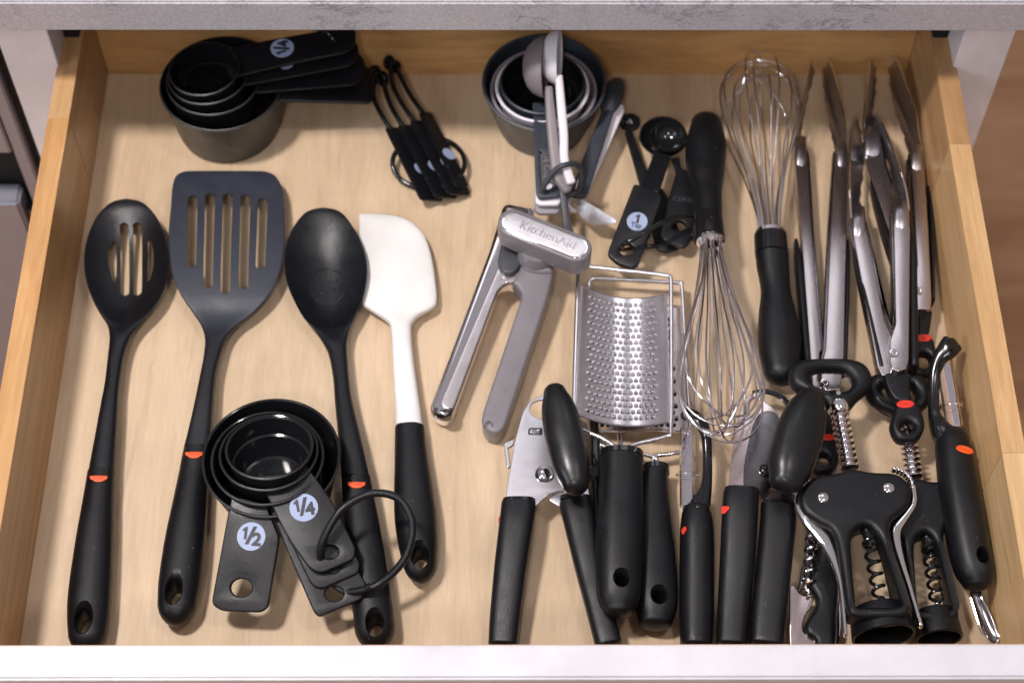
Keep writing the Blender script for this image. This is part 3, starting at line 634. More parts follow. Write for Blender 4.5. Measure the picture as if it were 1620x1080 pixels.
handle_slab(t, [(952, 174), (972, 172), (965, 195), (930, 305), (925, 312), (905, 310), (902, 303)], pl, .0045, [.001, .001, .01, .004, .003, .003, .004], mat='navy', holes=[[(917, 272), (924, 274), (918, 300), (910, 298)]])
t = thing('key_ring', 'dark ring through the grey and white cup and spoon handles', 'ring', P(890, 280, 0))
link('ring', tube([P(*a) for a in [(859.5, 299, .048), (869, 280, .058), (880, 268, .064), (892, 261.5, .068), (911, 259.6, .062), (920, 273, .052), (918, 292, .040), (912, 303, .030), (890, 312, .030), (868, 305, .034)]], .0021, 6, True, 12), 'slate', t)
link('strap', loft3([(P(890, 300, .045), .0028, 0, .002), (P(893, 330, .040), .0026, 0, .002), (P(896, 352, .036), .003, 0, .002), (P(898, 366, .034), .0045, 0, .003)], k=5, n=3), 'slate', t)
t = thing('plastic_tag', 'bent clear plastic tag poking out beside the white spoon end', 'tag', P(945, 340, 0))
link('tag', slab([(905, 322), (921, 315), (944, 329), (972, 346), (975, 353), (938, 357), (920, 343)], Pl((920, 330, .022), (970, 350, .030), (940, 357, .020)), .0008, .0002, r=.001), 'silver', t)

# ------------------------------------------------------------------ black measuring spoons with 1 Tsp badge
MB = 'black measuring spoons on a ring in the back right'
def bowl(parent, u, v, z, rpx, d=.75, mat='gloss', n=Vector((0, -.05, 1))):
    r = rpx * mpp(u, v, z)
    link('bowl', lathe([(0, -r * d), (r * .45, -r * d * .9), (r * .8, -r * d * .58), (r * .97, -r * d * .15), (r * 1.04, -.0006), (r * 1.03, .0004), (r * .96, .0004), (r * .92, -.001), (r * .75, -r * d * .55), (r * .42, -r * d * .82), (0, -r * d * .9)], P(u, v, z), n, 44), mat, parent)
t = thing('measuring_spoon', 'small black measuring spoon with tiny round bowl, left of the pair', 'measuring spoon', P(1010, 260, 0), MB)
bowl(t, 996, 194, .018, 16.5)
handle_slab(t, [(988, 208), (1000, 206), (1022, 272), (1052, 300), (1080, 380), (1076, 393), (1056, 400), (1038, 394), (1010, 285)], Pl((996, 210, .018), (1010, 285, .014), (1078, 380, .010)), .0035, [.001, .001, .01, .01, .006, .006, .006, .006, .01])
t = thing('measuring_spoon', 'larger black measuring spoon, its round bowl cupping the teaspoon', 'measuring spoon', P(1065, 300, 0), MB)
bowl(t, 1049.5, 216, .027, 37)
pl = Pl((1065, 255, .025), (1050, 378, .018), (1090, 388, .018))
h = handle_slab(t, [(1060, 250), (1074, 248), (1078, 268), (1094, 270), (1102, 330), (1091, 384), (1082, 392), (1050, 380), (1045, 370), (1052, 330), (1070, 272)], pl, .0045, [.001, .001, .004, .006, .02, .006, .006, .006, .006, .02, .006], holes=[ell(1074, 357, 11, 8)])
text('OXO', pl.at(1083, 316), .006, -.12, pl, 'emboss', h, sx=1.3)
t = thing('measuring_spoon', 'black teaspoon measure with round 1 Tsp badge on its handle', 'measuring spoon', P(1020, 330, 0), MB)
bowl(t, 1056, 217, .034, 27.5)
pl0 = Pl((1045, 240, .033), (1015, 290, .0335), (1043, 300, .0335))
link('neck', slab([(1036, 238), (1061, 246), (1043, 305), (1014, 295)], pl0, .003, .0007, r=.001), 'cuph', t)
pl = Pl((1001, 295, .036), (965, 400, .027), (1006, 418, .027))
h = handle_slab(t, [(1003, 290), (1028, 296), (1047, 308), (1046, 320), (1010, 418), (1000, 424), (975, 416), (961, 402), (963, 393)], pl, .0055, [.003, .01, .003, .004, .006, .006, .01, .004, .004], holes=[ell(991, 394, 11, 9)], bev=.0014)
badge('', 1008, 350.5, 16.3, px_ang(1000, 350, 1016, 353, pl), pl, h, lines=[('1', .28, 1.35), ('Tsp', -.45, .72)])
t = thing('key_ring', 'black ring through the 1 Tsp spoon handle end', 'ring', P(1040, 370, 0))
link('ring', tube([P(*a) for a in [(984, 395, .026), (986, 387, .038), (1012, 373, .043), (1045.6, 352, .044), (1071.5, 344.5, .040), (1097, 345, .034), (1108, 360, .022), (1090, 380, .012), (1050, 388, .008), (1010, 392, .009)]], .0019, 6, True, 12), 'gloss', t)

# ------------------------------------------------------------------ whisks
def whisk(label, hrows, crow, A, B, R, nl, seed, rot0, tipz=0):
    t = thing('whisk', label, 'whisk', Vector(((A.x + B.x) / 2, (A.y + B.y) / 2, 0)), 'balloon whisks')
    link('handle', loft3(rowsP(hrows), n=2.1, k=6, cap0=.0105, cap1=0, seg=40), 'black', t)
    link('collar', loft3(rowsP(crow), n=2.0, k=3, cap0=.0006, cap1=.0008, seg=40), 'gloss', t)
    ax = (B - A); L = ax.length; ax.normalize(); x = (Vector((1, 0, 0)) - ax * ax.x).normalized(); y = ax.cross(x); rnd = random.Random(seed)
    r0 = rowsP(crow)[-1][1] * .86
    link('ferrule', lathe([(r0 * .55, -.002), (r0 * 1.0, -.002), (r0 * 1.02, .002), (r0 * .85, .0035), (r0 * .55, .0035)], A, ax, 36), 'wire', t)
    for i in range(nl):
        a = rot0 + math.pi * i / nl + rnd.uniform(-.05, .05); d = x * math.cos(a) + y * math.sin(a); e_ = ax.cross(d)
        Ri = R * rnd.uniform(.93, 1.03); Li = L * rnd.uniform(.93, 1.0) * (1 - .05 * (i % 3)); pts = []
        rr = r0 * (.55 + .35 * ((i * 7) % nl) / nl)
        prof = [(0, rr), (.12, rr * 1.12), (.28, rr * 1.3 + Ri * .10), (.45, Ri * .62), (.60, Ri * .84), (.74, Ri * .98), (.86, Ri * .93), (.94, Ri * .68), (.985, Ri * .35), (1.0, 0)]
        tw = e_ * rnd.uniform(-.0018, .0018)
        for s, q in prof: pts.append(A + ax * (Li * s) + d * q + tw * s)
        for s, q in prof[-2::-1]: pts.append(A + ax * (Li * s) - d * q + tw * s)
        link('wire', tube(pts, .00072, 7, False, 8), 'wire', t)
    return t
whisk('balloon whisk lying handle up the drawer, wires pointing to the front',
      [(1092.5, 1142, 199, .036, 0, .0115), (1085, 1149, 228, .037, 0, .0135), (1084.5, 1148, 254, .037, 0, .0135), (1089.7, 1145.5, 280, .038, 0, .0122), (1095, 1142, 306, .039, 0, .0110), (1096.7, 1143, 344, .040, 0, .0108)],
      [(1096.5, 1144, 344, .040, 0, .0112), (1096, 1146, 362, .041, 0, .0117), (1096.5, 1147.5, 379, .0415, 0, .0120)],
      P(1124, 380, .042), P(1147, 700, .058), .0320, 11, 4, .25)
whisk('balloon whisk with wires up against the drawer back and handle in front',
      [(1208, 1263.5, 588, .016, 0, .0115), (1201, 1267.5, 560, .016, 0, .0128), (1198.5, 1267.5, 530, .016, 0, .0135), (1200, 1259, 498, .017, 0, .0122), (1203.5, 1250.5, 460, .018, 0, .0108), (1197, 1248, 420, .020, 0, .0112), (1195, 1247, 403, .021, 0, .0115)],
      [(1194.5, 1247, 402, .021, 0, .0118), (1193.5, 1246, 388, .0215, 0, .0121), (1193, 1245, 372, .0225, 0, .0121)],
      P(1218, 370, .0235), P(1197, 84, .040), .0335, 10, 9, .1)

# ------------------------------------------------------------------ tongs
def smoothrow(a): return a
def tongs(label, headL, headR, armL, armR, zL, zR, gripL, gripR, pivot, endp, tab, hz=.004, leftmat='steel', basemid=None):
    t = thing('tongs', label, 'tongs', P(endp[0], endp[1] - 120, 0), 'steel tongs with black grips')
    for nm, head, arm, grip, z0, sg in (('left', headL, armL, gripL, zL, 1), ('right', headR, armR, gripR, zR, -1)):
        a = thing  # arm built of channel, pincer and grip
        top = Pl(z0)
        ar = link('arm', slab(arm, top, .0105, .0009, r=.0012), leftmat, t)
        dx_ = 3.5 if sg > 0 else -4; dv_ = [(u_ + dx_, v_) for u_, v_ in arm if v_ < pivot[1] - 30]
        if len(dv_) > 3: link('channel_side', slab(dv_, Pl(z0 - .0025), .008, .0006, r=.0012), 'darkm', t)
        # pincer head: leaning scalloped plate, its outer edge standing higher
        outer, inner = head
        n = max(len(outer), len(inner)); O = catmull(outer, 6); I = catmull(inner, 6)
        def res(A, m_):
            d = np.r_[0, np.cumsum(np.linalg.norm(np.diff(A, axis=0), axis=1))]; s = np.linspace(0, d[-1], m_)
            return np.c_[np.interp(s, d, A[:, 0]), np.interp(s, d, A[:, 1])]
        m_ = 60; O = res(O, m_); I = res(I, m_); vs = []; fs = []; K = 7
        for i in range(m_):
            f = i / (m_ - 1); zo = z0 + .006 * math.sin(math.pi * min(1, f * 1.0)) * (1 - f * .3); zi = z0 * (.35 + .65 * f ** 3) 
            sc = .9 * abs(math.sin(f * math.pi * 7)) if f < .8 else 0
            ib = I[i] + (O[i] - I[i]) * 0
            du = (1 if ib[0] < O[i][0] else -1) * 2.6 * sc
            for j in range(K):
                g = j / (K - 1); uu = O[i] * (1 - g) + (ib + np.array([du, 0])) * g; zz = zo * (1 - g) + zi * g - .004 * math.sin(math.pi * g)
                vs.append(P(uu[0], uu[1], zz))
        for i in range(m_ - 1):
            for j in range(K - 1): q = i * K + j; fs.append((q, q + 1, q + K + 1, q + K))
        me = mesh(vs, fs); bm = bmesh.new(); bm.from_mesh(me); bmesh.ops.recalc_face_normals(bm, faces=bm.faces)
        bmesh.ops.solidify(bm, geom=bm.faces[:], thickness=.0009); bm.to_mesh(me); bm.free()
        link('pincer', me, 'darksteel', t, 50)
        rim = tube([P(p[0], p[1], z0 + .0062 * math.sin(math.pi * i / (m_ - 1)) * (1 - .3 * i / (m_ - 1))) for i, p in enumerate(O[::4])] if False else [Vector(vs[i * K]) for i in range(0, m_, 4)], .0009, 3, seg=8)
        link('rolled_edge', rim, 'chrome', t)
        ua, ub = sorted((O[-1][0], I[-1][0])); va = (O[-1][1] + I[-1][1]) / 2
        link('shoulder', loft3(rowsP([(ua + 2, ub - 2, va - 26, z0 - .001, 0, .0015), (ua, ub - 1, va - 10, z0, 0, .0032), (ua, ub, va + 8, z0 - .001, 0, .0034), (ua + 1, ub - 1, va + 24, z0 - .003, 0, .0028)], True), n=2.2, k=5, cap0=.001, cap1=.001, seg=28, side=SX), 'darksteel', t)
        link('grip', loft3(rowsP(grip), n=3, k=4, cap0=.003, cap1=.002, seg=24), 'black', t)
    C = P(*pivot); link('rivet', lathe([(0, .0016), (.0012, .0016), (.0015, .0008), (.0024, .0010), (.0032, .0008), (.0034, 0), (0, 0)], C, seg=28), 'chrome', t)
    (u0, v0), (u1, v1), w0, w1, zt_ = tab['neck']
    link('end_cap', slab([(u0 - w0, v0), (u0 + w0, v0), (u0 + w0 * .75, v0 + (v1 - v0) * .5), (u1 + w1, v1), (u1 - w1, v1), (u0 - w0 * .75, v0 + (v1 - v0) * .5)], Pl(zt_), .009, .002, r=.006), 'black', t)
    cu, cv, ru, rv, hu, hv, hr, hrv = tab['ring']
    tb = link('pull_tab', slab([(cu - ru * .55, cv - rv), (cu + ru * .55, cv - rv), (cu + ru * .9, cv - rv * .3), (cu + ru, cv + rv * .3), (cu + ru * .6, cv + rv * .9), (cu, cv + rv), (cu - ru * .6, cv + rv * .9), (cu - ru, cv + rv * .3), (cu - ru * .9, cv - rv * .3)], Pl(zt_ + .003), .012, .0042, [ell(hu, hv, hr, hrv)], smooth=True), 'black', t)
    brandtag(tab['red'][0], tab['red'][1], tab['red'][2], tab['red'][3], Pl(zt_ + .0036), t, kind='red', half=False)
    return t
M['darksteel'] = metal('pincer_steel', (.42, .40, .42), .30, (2, .3, 2), rvar=.02)
tongs('steel tongs nearest the whisk, their hinge under the corkscrew ring',
      ([(1286, 91), (1281.5, 96), (1273, 140), (1266, 173), (1259, 205), (1256.7, 240)], [(1287, 91), (1289, 98), (1286.7, 123), (1280, 147), (1275, 170), (1270.7, 193), (1270, 212), (1276.7, 247)]),
      ([(1308, 92.5), (1313, 98), (1320, 117), (1330, 157), (1337, 200), (1337, 220), (1341.7, 245)], [(1307, 92.5), (1302, 104), (1300, 123), (1303, 150), (1305, 170), (1310, 187), (1311.7, 207), (1318, 227), (1321.7, 245)]),
      [(1256.7, 238), (1274, 236), (1277, 247), (1284, 360), (1300, 552), (1297, 556), (1294, 600), (1302, 615), (1286, 615), (1266.6, 360)],
      [(1322, 240), (1336, 234), (1342, 245), (1340, 360), (1335.5, 561), (1330, 616), (1306, 618), (1299, 606), (1300, 575), (1306, 552), (1314, 360)],
      .020, .0205, [(1256, 1262, 384, .013, 0, .004), (1257, 1269, 420, .013, 0, .006), (1264, 1275, 500, .013, 0, .007), (1272, 1284, 590, .013, 0, .007)],
      [(1337, 1343, 386, .013, 0, .004), (1336, 1344, 420, .013, 0, .006), (1334, 1342, 500, .013, 0, .007), (1330, 1339, 590, .013, 0, .007)],
      (1305, 605.5, .0207), (1310, 620), dict(neck=((1312, 612), (1309, 688), 20, 9, .015), ring=(1306, 717, 23, 28, 1304.5, 724.5, 9.5, 8.5), red=(1309, 691, 12, 5)))
tongs('steel tongs lying farthest right along the drawer side',
      ([(1381, 89.5), (1377, 94), (1373, 130), (1369, 165), (1367, 190), (1366, 228)], [(1382, 89.5), (1387, 95), (1386, 120), (1385, 150), (1381.7, 173), (1383, 186), (1394, 228)]),
      ([(1411, 89.5), (1420, 97), (1433, 133), (1443, 160), (1450, 183), (1453, 210), (1461, 250)], [(1410, 89.5), (1405.5, 100), (1406.7, 127), (1413, 167), (1423, 200), (1433, 230), (1440, 250)]),
      [(1366, 222), (1392, 215), (1400, 262), (1414, 300), (1440, 392), (1458, 425), (1462, 478), (1448, 478), (1424, 420), (1380, 285)],
      [(1441, 245), (1456, 238), (1462, 257), (1468.6, 360), (1474, 470), (1473, 486), (1468, 489), (1450, 489), (1446, 478), (1449, 425), (1451, 419), (1448, 360)],
      .022, .0245, [(1376, 1380, 290, .016, 0, .004), (1381, 1388, 320, .016, 0, .006), (1404, 1413, 400, .016, 0, .007), (1430, 1441, 470, .014, 0, .007)],
      [(1465, 1470, 300, .014, 0, .004), (1467, 1474, 340, .014, 0, .007), (1470, 1477, 420, .014, 0, .0075), (1471, 1478, 478, .014, 0, .0075)],
      (1452.5, 460, .0247), (1460, 480), dict(neck=((1463, 487), (1461, 530), 14, 9, .017), ring=(1462, 562, 23, 31, 1463, 568, 10, 12), red=(1461, 534, 13, 5.5)))
tongs('short steel tongs spread in a V on top of the right pair',
      ([(1354, 186), (1350, 194), (1347, 212), (1345, 240), (1344, 273), (1345, 320), (1347, 352)], [(1355, 186), (1359, 196), (1363, 213), (1366.7, 240), (1366, 273), (1361.7, 307), (1363, 330), (1370, 356)]),
      ([(1385, 182), (1392, 190), (1402, 209), (1417, 247), (1427, 278), (1434, 303), (1439, 342)], [(1384, 182), (1383, 190), (1386, 205), (1393, 227), (1405, 257), (1410, 280), (1413, 327), (1413, 342)]),
      [(1345, 345), (1358, 330), (1366, 345), (1371, 363), (1400, 508), (1408, 524), (1414, 540), (1422, 592), (1396, 594), (1388, 580), (1347.5, 360)],
      [(1413, 335), (1430, 318), (1438, 332), (1440, 366), (1438, 570), (1434, 583), (1421, 587.5), (1411, 583), (1408, 572), (1408, 538), (1417, 511), (1415, 420)],
      .0345, .040, [(1349, 1353, 398, .028, 0, .004), (1354, 1361, 430, .028, 0, .006), (1369, 1377, 500, .028, 0, .007), (1387, 1397, 585, .028, 0, .0075)],
      [(1437, 1445, 378, .031, 0, .005), (1436, 1449, 400, .031, 0, .0075), (1436, 1451, 500, .031, 0, .008), (1437, 1452, 584, .031, 0, .0085)],
      (1414, 558.5, .0402), (1420, 590), dict(neck=((1421, 588), (1431, 634), 24, 14, .036), ring=(1437, 664, 27, 31, 1437, 673, 10, 9), red=(1432.5, 638.5, 14, 6)))

# ------------------------------------------------------------------ grey and chrome can opener
t = thing('can_opener', 'grey and chrome can opener with wide silver-topped turning bar', 'can opener', P(810, 480, 0))
link('handle', slab([(797, 318), (846, 328), (834, 400), (816, 447), (800, 447), (788, 458), (781, 478), (723, 636), (716, 655), (706, 661), (690, 656), (680, 642), (777, 384)], Pl((780, 400, .030), (690, 645, .020), (722, 640, .020)), .019, .0045, r=[.006, .001, .001, .004, .006, .01, .01, .004, .005, .004, .005, .003, .02]), 'chrome', t, label='polished chrome lower handle')
link('face_reflection', slab([(801, 394), (829, 402), (815, 446), (800, 446), (787, 458), (779, 478), (722, 630), (714, 648), (701, 645), (697, 636), (788, 424)], Pl((780, 400, .0304), (690, 645, .0204), (722, 640, .0204)), .002, .0008, r=.003), 'facep', t)  # added slab: bright reflection on the handle's face, put in as paler metal
link('open_end_shade', slab([(683, 642), (700, 647), (719, 640), (713, 656), (704, 659), (691, 654)], Pl(.0235), .010, .003, r=.005), 'darkm', t)  # dark slab standing for the shaded inside of the open handle end
link('handle', slab([(836, 395), (879, 418), (868, 466), (838, 556), (801, 668), (795, 680), (784, 685), (768, 680), (761.5, 668), (763, 653), (822, 478), (826, 464), (816, 450), (811, 446)], Pl((850, 420, .033), (762, 660, .022), (800, 668, .022)), .020, .0026, r=[.002, .01, .03, .03, .006, .008, .01, .008, .006, .006, .01, .01, .004, .002]), 'greyp', t, label='grey plastic upper handle')
C = P(773, 672, .0223); link('hang_hole', lathe([(.0014, 0), (.0026, .0004), (.003, 0), (.0028, -.0008), (.0014, -.0008)], C, Vector((0, -.5, 1)), 20), 'chrome', t)
link('cutter_housing', slab([(795, 376), (832, 392), (826, 415), (812, 432), (797, 432), (786, 415)], Pl(.0345), .010, .002, r=.008), 'slate', t)
link('lever_block', slab([(822, 392), (868, 402), (880, 430), (850, 430), (826, 424)], Pl(.036), .014, .004, r=.006), 'greyp', t)
link('hub', lathe([(0, .014), (.013, .014), (.0145, .010), (.0155, 0), (0, 0)], P(850, 408, .030), seg=36), 'greyp', t)
ZK = .060
def stadium(u0, v0, u1, v1, r, k=9):
    a0 = math.atan2(v1 - v0, u1 - u0); o = []
    for c, s in (((u1, v1), -1), ((u0, v0), 1)):
        for i in range(k): a = a0 + s * math.pi / 2 + math.pi * i / (k - 1) if s == -1 else a0 + math.pi / 2 + math.pi * i / (k - 1); o.append((c[0] + r * math.cos(a), c[1] + .88 * r * math.sin(a)))
    return o
pk = Pl(ZK); kb = link('turning_bar', slab(stadium(812, 351, 912, 391, 24.5), pk, .019, .0020, r=0), 'greyp', t)
link('bar_trim', slab(stadium(812.5, 351.5, 911.5, 391, 19.5), Pl(ZK + .0008), .002, .0007, r=0), 'chrome', t)
pb = Pl(ZK + .0012); sb = link('bar_inlay', slab(stadium(813, 351.8, 911, 391, 16.8), pb, .002, .0005, r=0), 'silver', t)
text('KitchenAid', pb.at(866, 373), .0105, px_ang(820, 354, 910, 390, pb), pb, 'lettr', t, ext=.0005, off=.0001, bold=.00010, sx=.95)

# ------------------------------------------------------------------ graters
def grater(label, wire_pts, z, plate_rows, bumps, hrows, hole, zwire, prong, group='wire framed graters'):
    t = thing('grater', label, 'grater', P(985, 700, 0), group)
    link('wire_frame', tube([P(a, b2, zz) for a, b2, zz in wire_pts], .0016, 5, False, 10), 'wire', t)
    if prong: link('prong', tube([P(*p) for p in prong], .0018, 4, seg=10), 'chrome', t)
    (tl, tr, bl, br, dip, zp) = plate_rows
    nu, nv = 25, 25; vs = []
    def pt(s, r_):
        L = P(tl[0] + (bl[0] - tl[0]) * r_, tl[1] + (bl[1] - tl[1]) * r_, zp); Rr = P(tr[0] + (br[0] - tr[0]) * r_, tr[1] + (br[1] - tr[1]) * r_, zp)
        p = L.lerp(Rr, s); p.z -= dip * (1 - (2 * s - 1) ** 2); return p
    for j in range(nv):
        for i in range(nu): vs.append(pt(i / (nu - 1), j / (nv - 1)))
    fs = [(j * nu + i, j * nu + i + 1, (j + 1) * nu + i + 1, (j + 1) * nu + i) for j in range(nv - 1) for i in range(nu - 1)]
    me = mesh(vs, fs); bm = bmesh.new(); bm.from_mesh(me); bmesh.ops.recalc_face_normals(bm, faces=bm.faces); bmesh.ops.solidify(bm, geom=bm.faces[:], thickness=.0007); bm.to_mesh(me); bm.free()
    pg = link('grating_plate', me, 'grate', t)
    for s in (0, 1): link('side_rim', tube([pt(s, 0), pt(s, .5), pt(s, 1)], .0012, 3, seg=8), 'grate', t)
    for r_ in (0, 1): link('end_rim', tube([pt(s / 8, r_) for s in range(9)], .0009, 3, seg=8), 'chrome', t)
    if bumps:
        vs = []; fs = []; vd = []; fd = []; ncol, nrow = 13, 19; rnd = random.Random(5)
        for j in range(nrow):
            for i in range(ncol):
                s = (i + (.5 if j % 2 else 0)) / ncol * .78 + .115; r_ = .055 + j / (nrow - 1) * .89
                if s > .9: continue
                c = pt(s, r_) + Vector((rnd.uniform(-.0002, .0002), rnd.uniform(-.0002, .0002), 0)); b0 = len(vs); rx, ry, hh = .0018, .0024, .0026
                # a raised tooth, open towards the front
                for q, (rs, zz) in enumerate(((1.0, -.0003), (.9, .45), (.62, .85), (.25, 1.0))):
                    for a in range(10):
                        an = math.pi * (a / 9) * 1.16 - .25; vs.append(c + Vector((rx * rs * math.cos(an), ry * rs * math.sin(an) - .0002, hh * zz if zz > 0 else zz)))
                for q in range(3):
                    for a in range(9): k = b0 + q * 10 + a; fs.append((k, k + 1, k + 11, k + 10))
                fs.append(tuple(b0 + 30 + a for a in range(10)))
                d0 = len(vd)
                for a in range(12): an = 2 * math.pi * a / 12; vd.append(c + Vector((.0013 * math.cos(an), -.0012 + .0011 * math.sin(an), .00025)))
                fd.append(tuple(d0 + a for a in range(12)))
        link('teeth', mesh(vs, fs), 'grate', t, kind='stuff'); link('tooth_openings', mesh(vd, fd), 'void', t, kind='stuff')
    hr = rowsP(hrows)
    me = loft3(hr, n=2.4, k=6, cap0=.0008, cap1=.005, seg=40); me = cut(me, hang(*hole)); link('handle', me, 'black', t)
    u0, u1, vv, zz, _, hh = hrows[0]
    link('collar', loft3(rowsP([(u0 - 1, u1 + 1, vv - 5, zz, 0, hh * 1.03), (u0 - 1, u1 + 1, vv + 3, zz, 0, hh * 1.05)]), n=2.4, k=2, cap0=.0006, cap1=.0006, seg=40), 'gloss', t)
    return t
grater('lower wire framed grater mostly hidden under the top one',
       [(1041, 742, .014), (1032, 722, .014), (960, 708, .013), (940, 690, .013), (931, 660, .013), (927, 560, .014), (932, 459, .016), (934, 445, .016), (944, 441, .016), (1000, 443, .016), (1060, 447, .016), (1075.6, 448, .016), (1079, 458, .016), (1084, 548, .015), (1092, 680, .014), (1090, 710, .014), (1060, 718, .014), (1036, 722, .014), (1030, 742, .014)],
       0, ((925, 478), (1078, 486), (935, 684), (1092, 684), -.003, .006), True,
       [(1016, 1058, 746, .0145, 0, .0115), (1009, 1057.5, 765, .0145, 0, .0118), (998, 1062, 818, .0145, 0, .0135), (999, 1070, 895, .0145, 0, .0142), (1002, 1072, 955, .0145, 0, .0138), (1010, 1064, 984, .0145, 0, .0105)],
       (1041, 953, .0145, 10, 10, .028, 1.5), 0, None)
grater('top wire framed steel grater with curved plate and black handle',
       [(984, 722, .036), (978, 711, .036), (954, 694, .035), (925, 681, .034), (911, 672, .034), (908, 652, .034), (911, 540, .033), (915, 432, .032), (918, 424, .032), (927, 421.5, .032), (990, 428, .032), (1053, 435.5, .032), (1060, 440, .032), (1061.5, 450, .032), (1062, 560, .033), (1061.5, 674, .034), (1054, 690, .034), (1007, 702, .035), (990, 712, .036), (985, 724, .036)],
       0, ((920, 453), (1053, 466), (912.5, 655), (1058, 667), .011, .0355), True,
       [(949, 1017, 723, .034, 0, .0135), (948.6, 1017, 745, .034, 0, .0135), (948, 1017.5, 765, .034, 0, .0135), (942.5, 1018.7, 834, .033, 0, .0148), (941.8, 1016, 900, .032, 0, .0148), (945, 1012, 945, .031, 0, .013), (955, 1003, 965, .031, 0, .0095)],
       (982, 927, .032, 10, 10, .0455, 1.5), 0, [(979, 688, .030), (982, 705, .034), (982, 722, .036)])

# ------------------------------------------------------------------ black handled can openers
def black_opener(label, plate, hole, z, lower, hl, hr, knob, kz, piv, pmat, extra=None):
    t = thing('can_opener', label, 'can opener', P(piv[0], piv[1] + 60, 0), 'can openers with black grips')
    link('cutting_plate', slab(plate, Pl(z), .0022, .0005, [hole] if hole else (), r=.004), pmat, t)
    link('lower_plate', slab(lower, Pl(z - .003), .0022, .0005, r=.003), pmat, t)
    for hh in (hl, hr):
        link('handle', loft3(rowsP(hh), n=3.4, k=5, cap0=.0012, cap1=.003, seg=36, roll=.10), 'black', t)
        u0, u1, vv, zz, _, q = hh[0]
        link('collar', loft3(rowsP([(u0 + 1, u1 - 1, vv - 6, zz, 0, q * .9), (u0 + .5, u1 - .5, vv + 1, zz, 0, q * .96)]), n=3.4, k=2, cap0=.0008, cap1=0, seg=32), 'gloss', t)
    link('pivot', lathe([(0, .0022), (.0032, .0022), (.0042, .0016), (.0046, .0006), (.0062, .0008), (.0068, .0002), (.0068, -.001), (0, -.001)], P(piv[0], piv[1], z), seg=36), 'chrome', t)
    link('spindle', tube([P(*knob[2]) - Vector((0, 0, 0)), P(*knob[2]) + Vector((0, 0, kz - z - .006))], .006, 2, seg=20), 'gloss', t)
    (a, b2) = knob[0]; rows = []
    for s, q in ((.06, .62), (.14, .80), (.25, .93), (.4, 1.0), (.55, 1.0), (.7, .98), (.83, .90), (.94, .72)):
        u = a[0] + (b2[0] - a[0]) * s; v = a[1] + (b2[1] - a[1]) * s; rows.append((P(u, v, kz + .003 * math.sin(math.pi * s)), knob[1] * q * mpp(u, v, kz), 0, .0125 * (.45 + .55 * q)))
    link('turning_knob', loft3(rows, n=2.3, k=5, cap0=.009, cap1=.009, seg=40, roll=knob[3]), 'gloss' if knob[4] else 'black', t)
    return t
M['knob'] = plastic('satin_black_knob', (.007, .007, .008), .33, 0, dust=False, spec=.45)
t = black_opener('black handled can opener with silvery plate at the front centre',
    [(798.5, 797), (803, 765), (815, 696), (827, 651), (840, 632), (862, 623.5), (890, 626), (914, 645), (922, 700), (922, 760), (900, 774), (880, 776), (862, 786), (849, 799)],
    [(838, 648), (842, 638), (850, 633.5), (862, 632.5), (868, 640), (868, 655), (864, 664), (852, 662), (841, 656)], .026,
    [(866, 789), (890, 774), (930, 768), (934, 789), (936, 800), (884, 800)],
    [(793.5, 848, 799, .0235, 0, .0095), (790, 845, 830, .023, 0, .0105), (782, 835, 900, .020, 0, .0108), (775, 825, 980, .016, 0, .0105), (773, 820, 1020, .015, 0, .0095)],
    [(884, 938, 795, .0205, 0, .0095), (890, 942, 820, .020, 0, .0105), (907, 954, 890, .018, 0, .0108), (927, 971, 965, .016, 0, .0105), (941, 985, 1020, .015, 0, .0095)],
    (((877, 617), (912, 772)), 31, (893, 700, .022), .12, 1), .050, (861.5, 750), 'steelr')
t.children[-1].data.materials[0] = M['knob']
link('stamped_tab', slab([(836, 676), (858, 676), (858, 687), (835, 687)], Pl(.0268), .0016, .0004, r=.0015), 'darkm', t)
link('stamped_tab', slab([(839, 678.5), (857, 678.5), (857, 684), (838.5, 684)], Pl(.0277), .0012, .0004, r=.0012), 'chrome', t)
link('bottle_hook', slab([(797, 700), (815, 693), (812, 704), (804, 707), (808, 737), (802, 740)], Pl(.022), .003, .0006, r=.002), 'steelr', t)
pz = Pl(.0262); text('STAINLESS STEEL', pz.at(823, 793.5), .0031, px_ang(800, 792, 846, 797, pz), pz, 'chrome', t, ext=.0001, off=.0001)
link('brand_mark', slab([(788.5, 816), (794, 820), (793, 828), (788, 828)], Pl((790, 822, .026), (794, 822, .029), (790, 830, .026)), .002, .0004, r=.001), 'red', t)
t = black_opener('black handled can opener with rosy plate right of the whisk tip',
    [(1151, 782), (1155, 745), (1162, 692), (1172, 645), (1180, 628), (1192, 620.5), (1204, 620), (1208, 632), (1230, 650), (1240, 680), (1236, 730), (1222, 770), (1203, 790)],
    [(1186, 640), (1190, 632), (1197, 628), (1203, 631), (1203, 640), (1195, 652), (1187, 655)], .028,
    [(1203, 789), (1219, 774), (1256, 773), (1260, 790), (1258, 804), (1210, 802)],
    [(1144, 1201, 783, .0245, 0, .0105), (1142, 1199, 810, .0245, 0, .0112), (1139, 1195, 880, .021, 0, .0115), (1135, 1187, 960, .017, 0, .0112), (1133.5, 1182, 1020, .0155, 0, .0105)],
    [(1203, 1260, 804, .0205, 0, .010), (1202, 1259, 830, .020, 0, .0108), (1195, 1252, 900, .018, 0, .011), (1188, 1245, 970, .016, 0, .011), (1185, 1240, 1020, .0155, 0, .010)],
    (((1283, 626), (1241, 768)), 38, (1240, 715, .026), -.25, 0), .052, (1208, 744), 'pinks')
t.children[-1].data.materials[0] = M['knob']
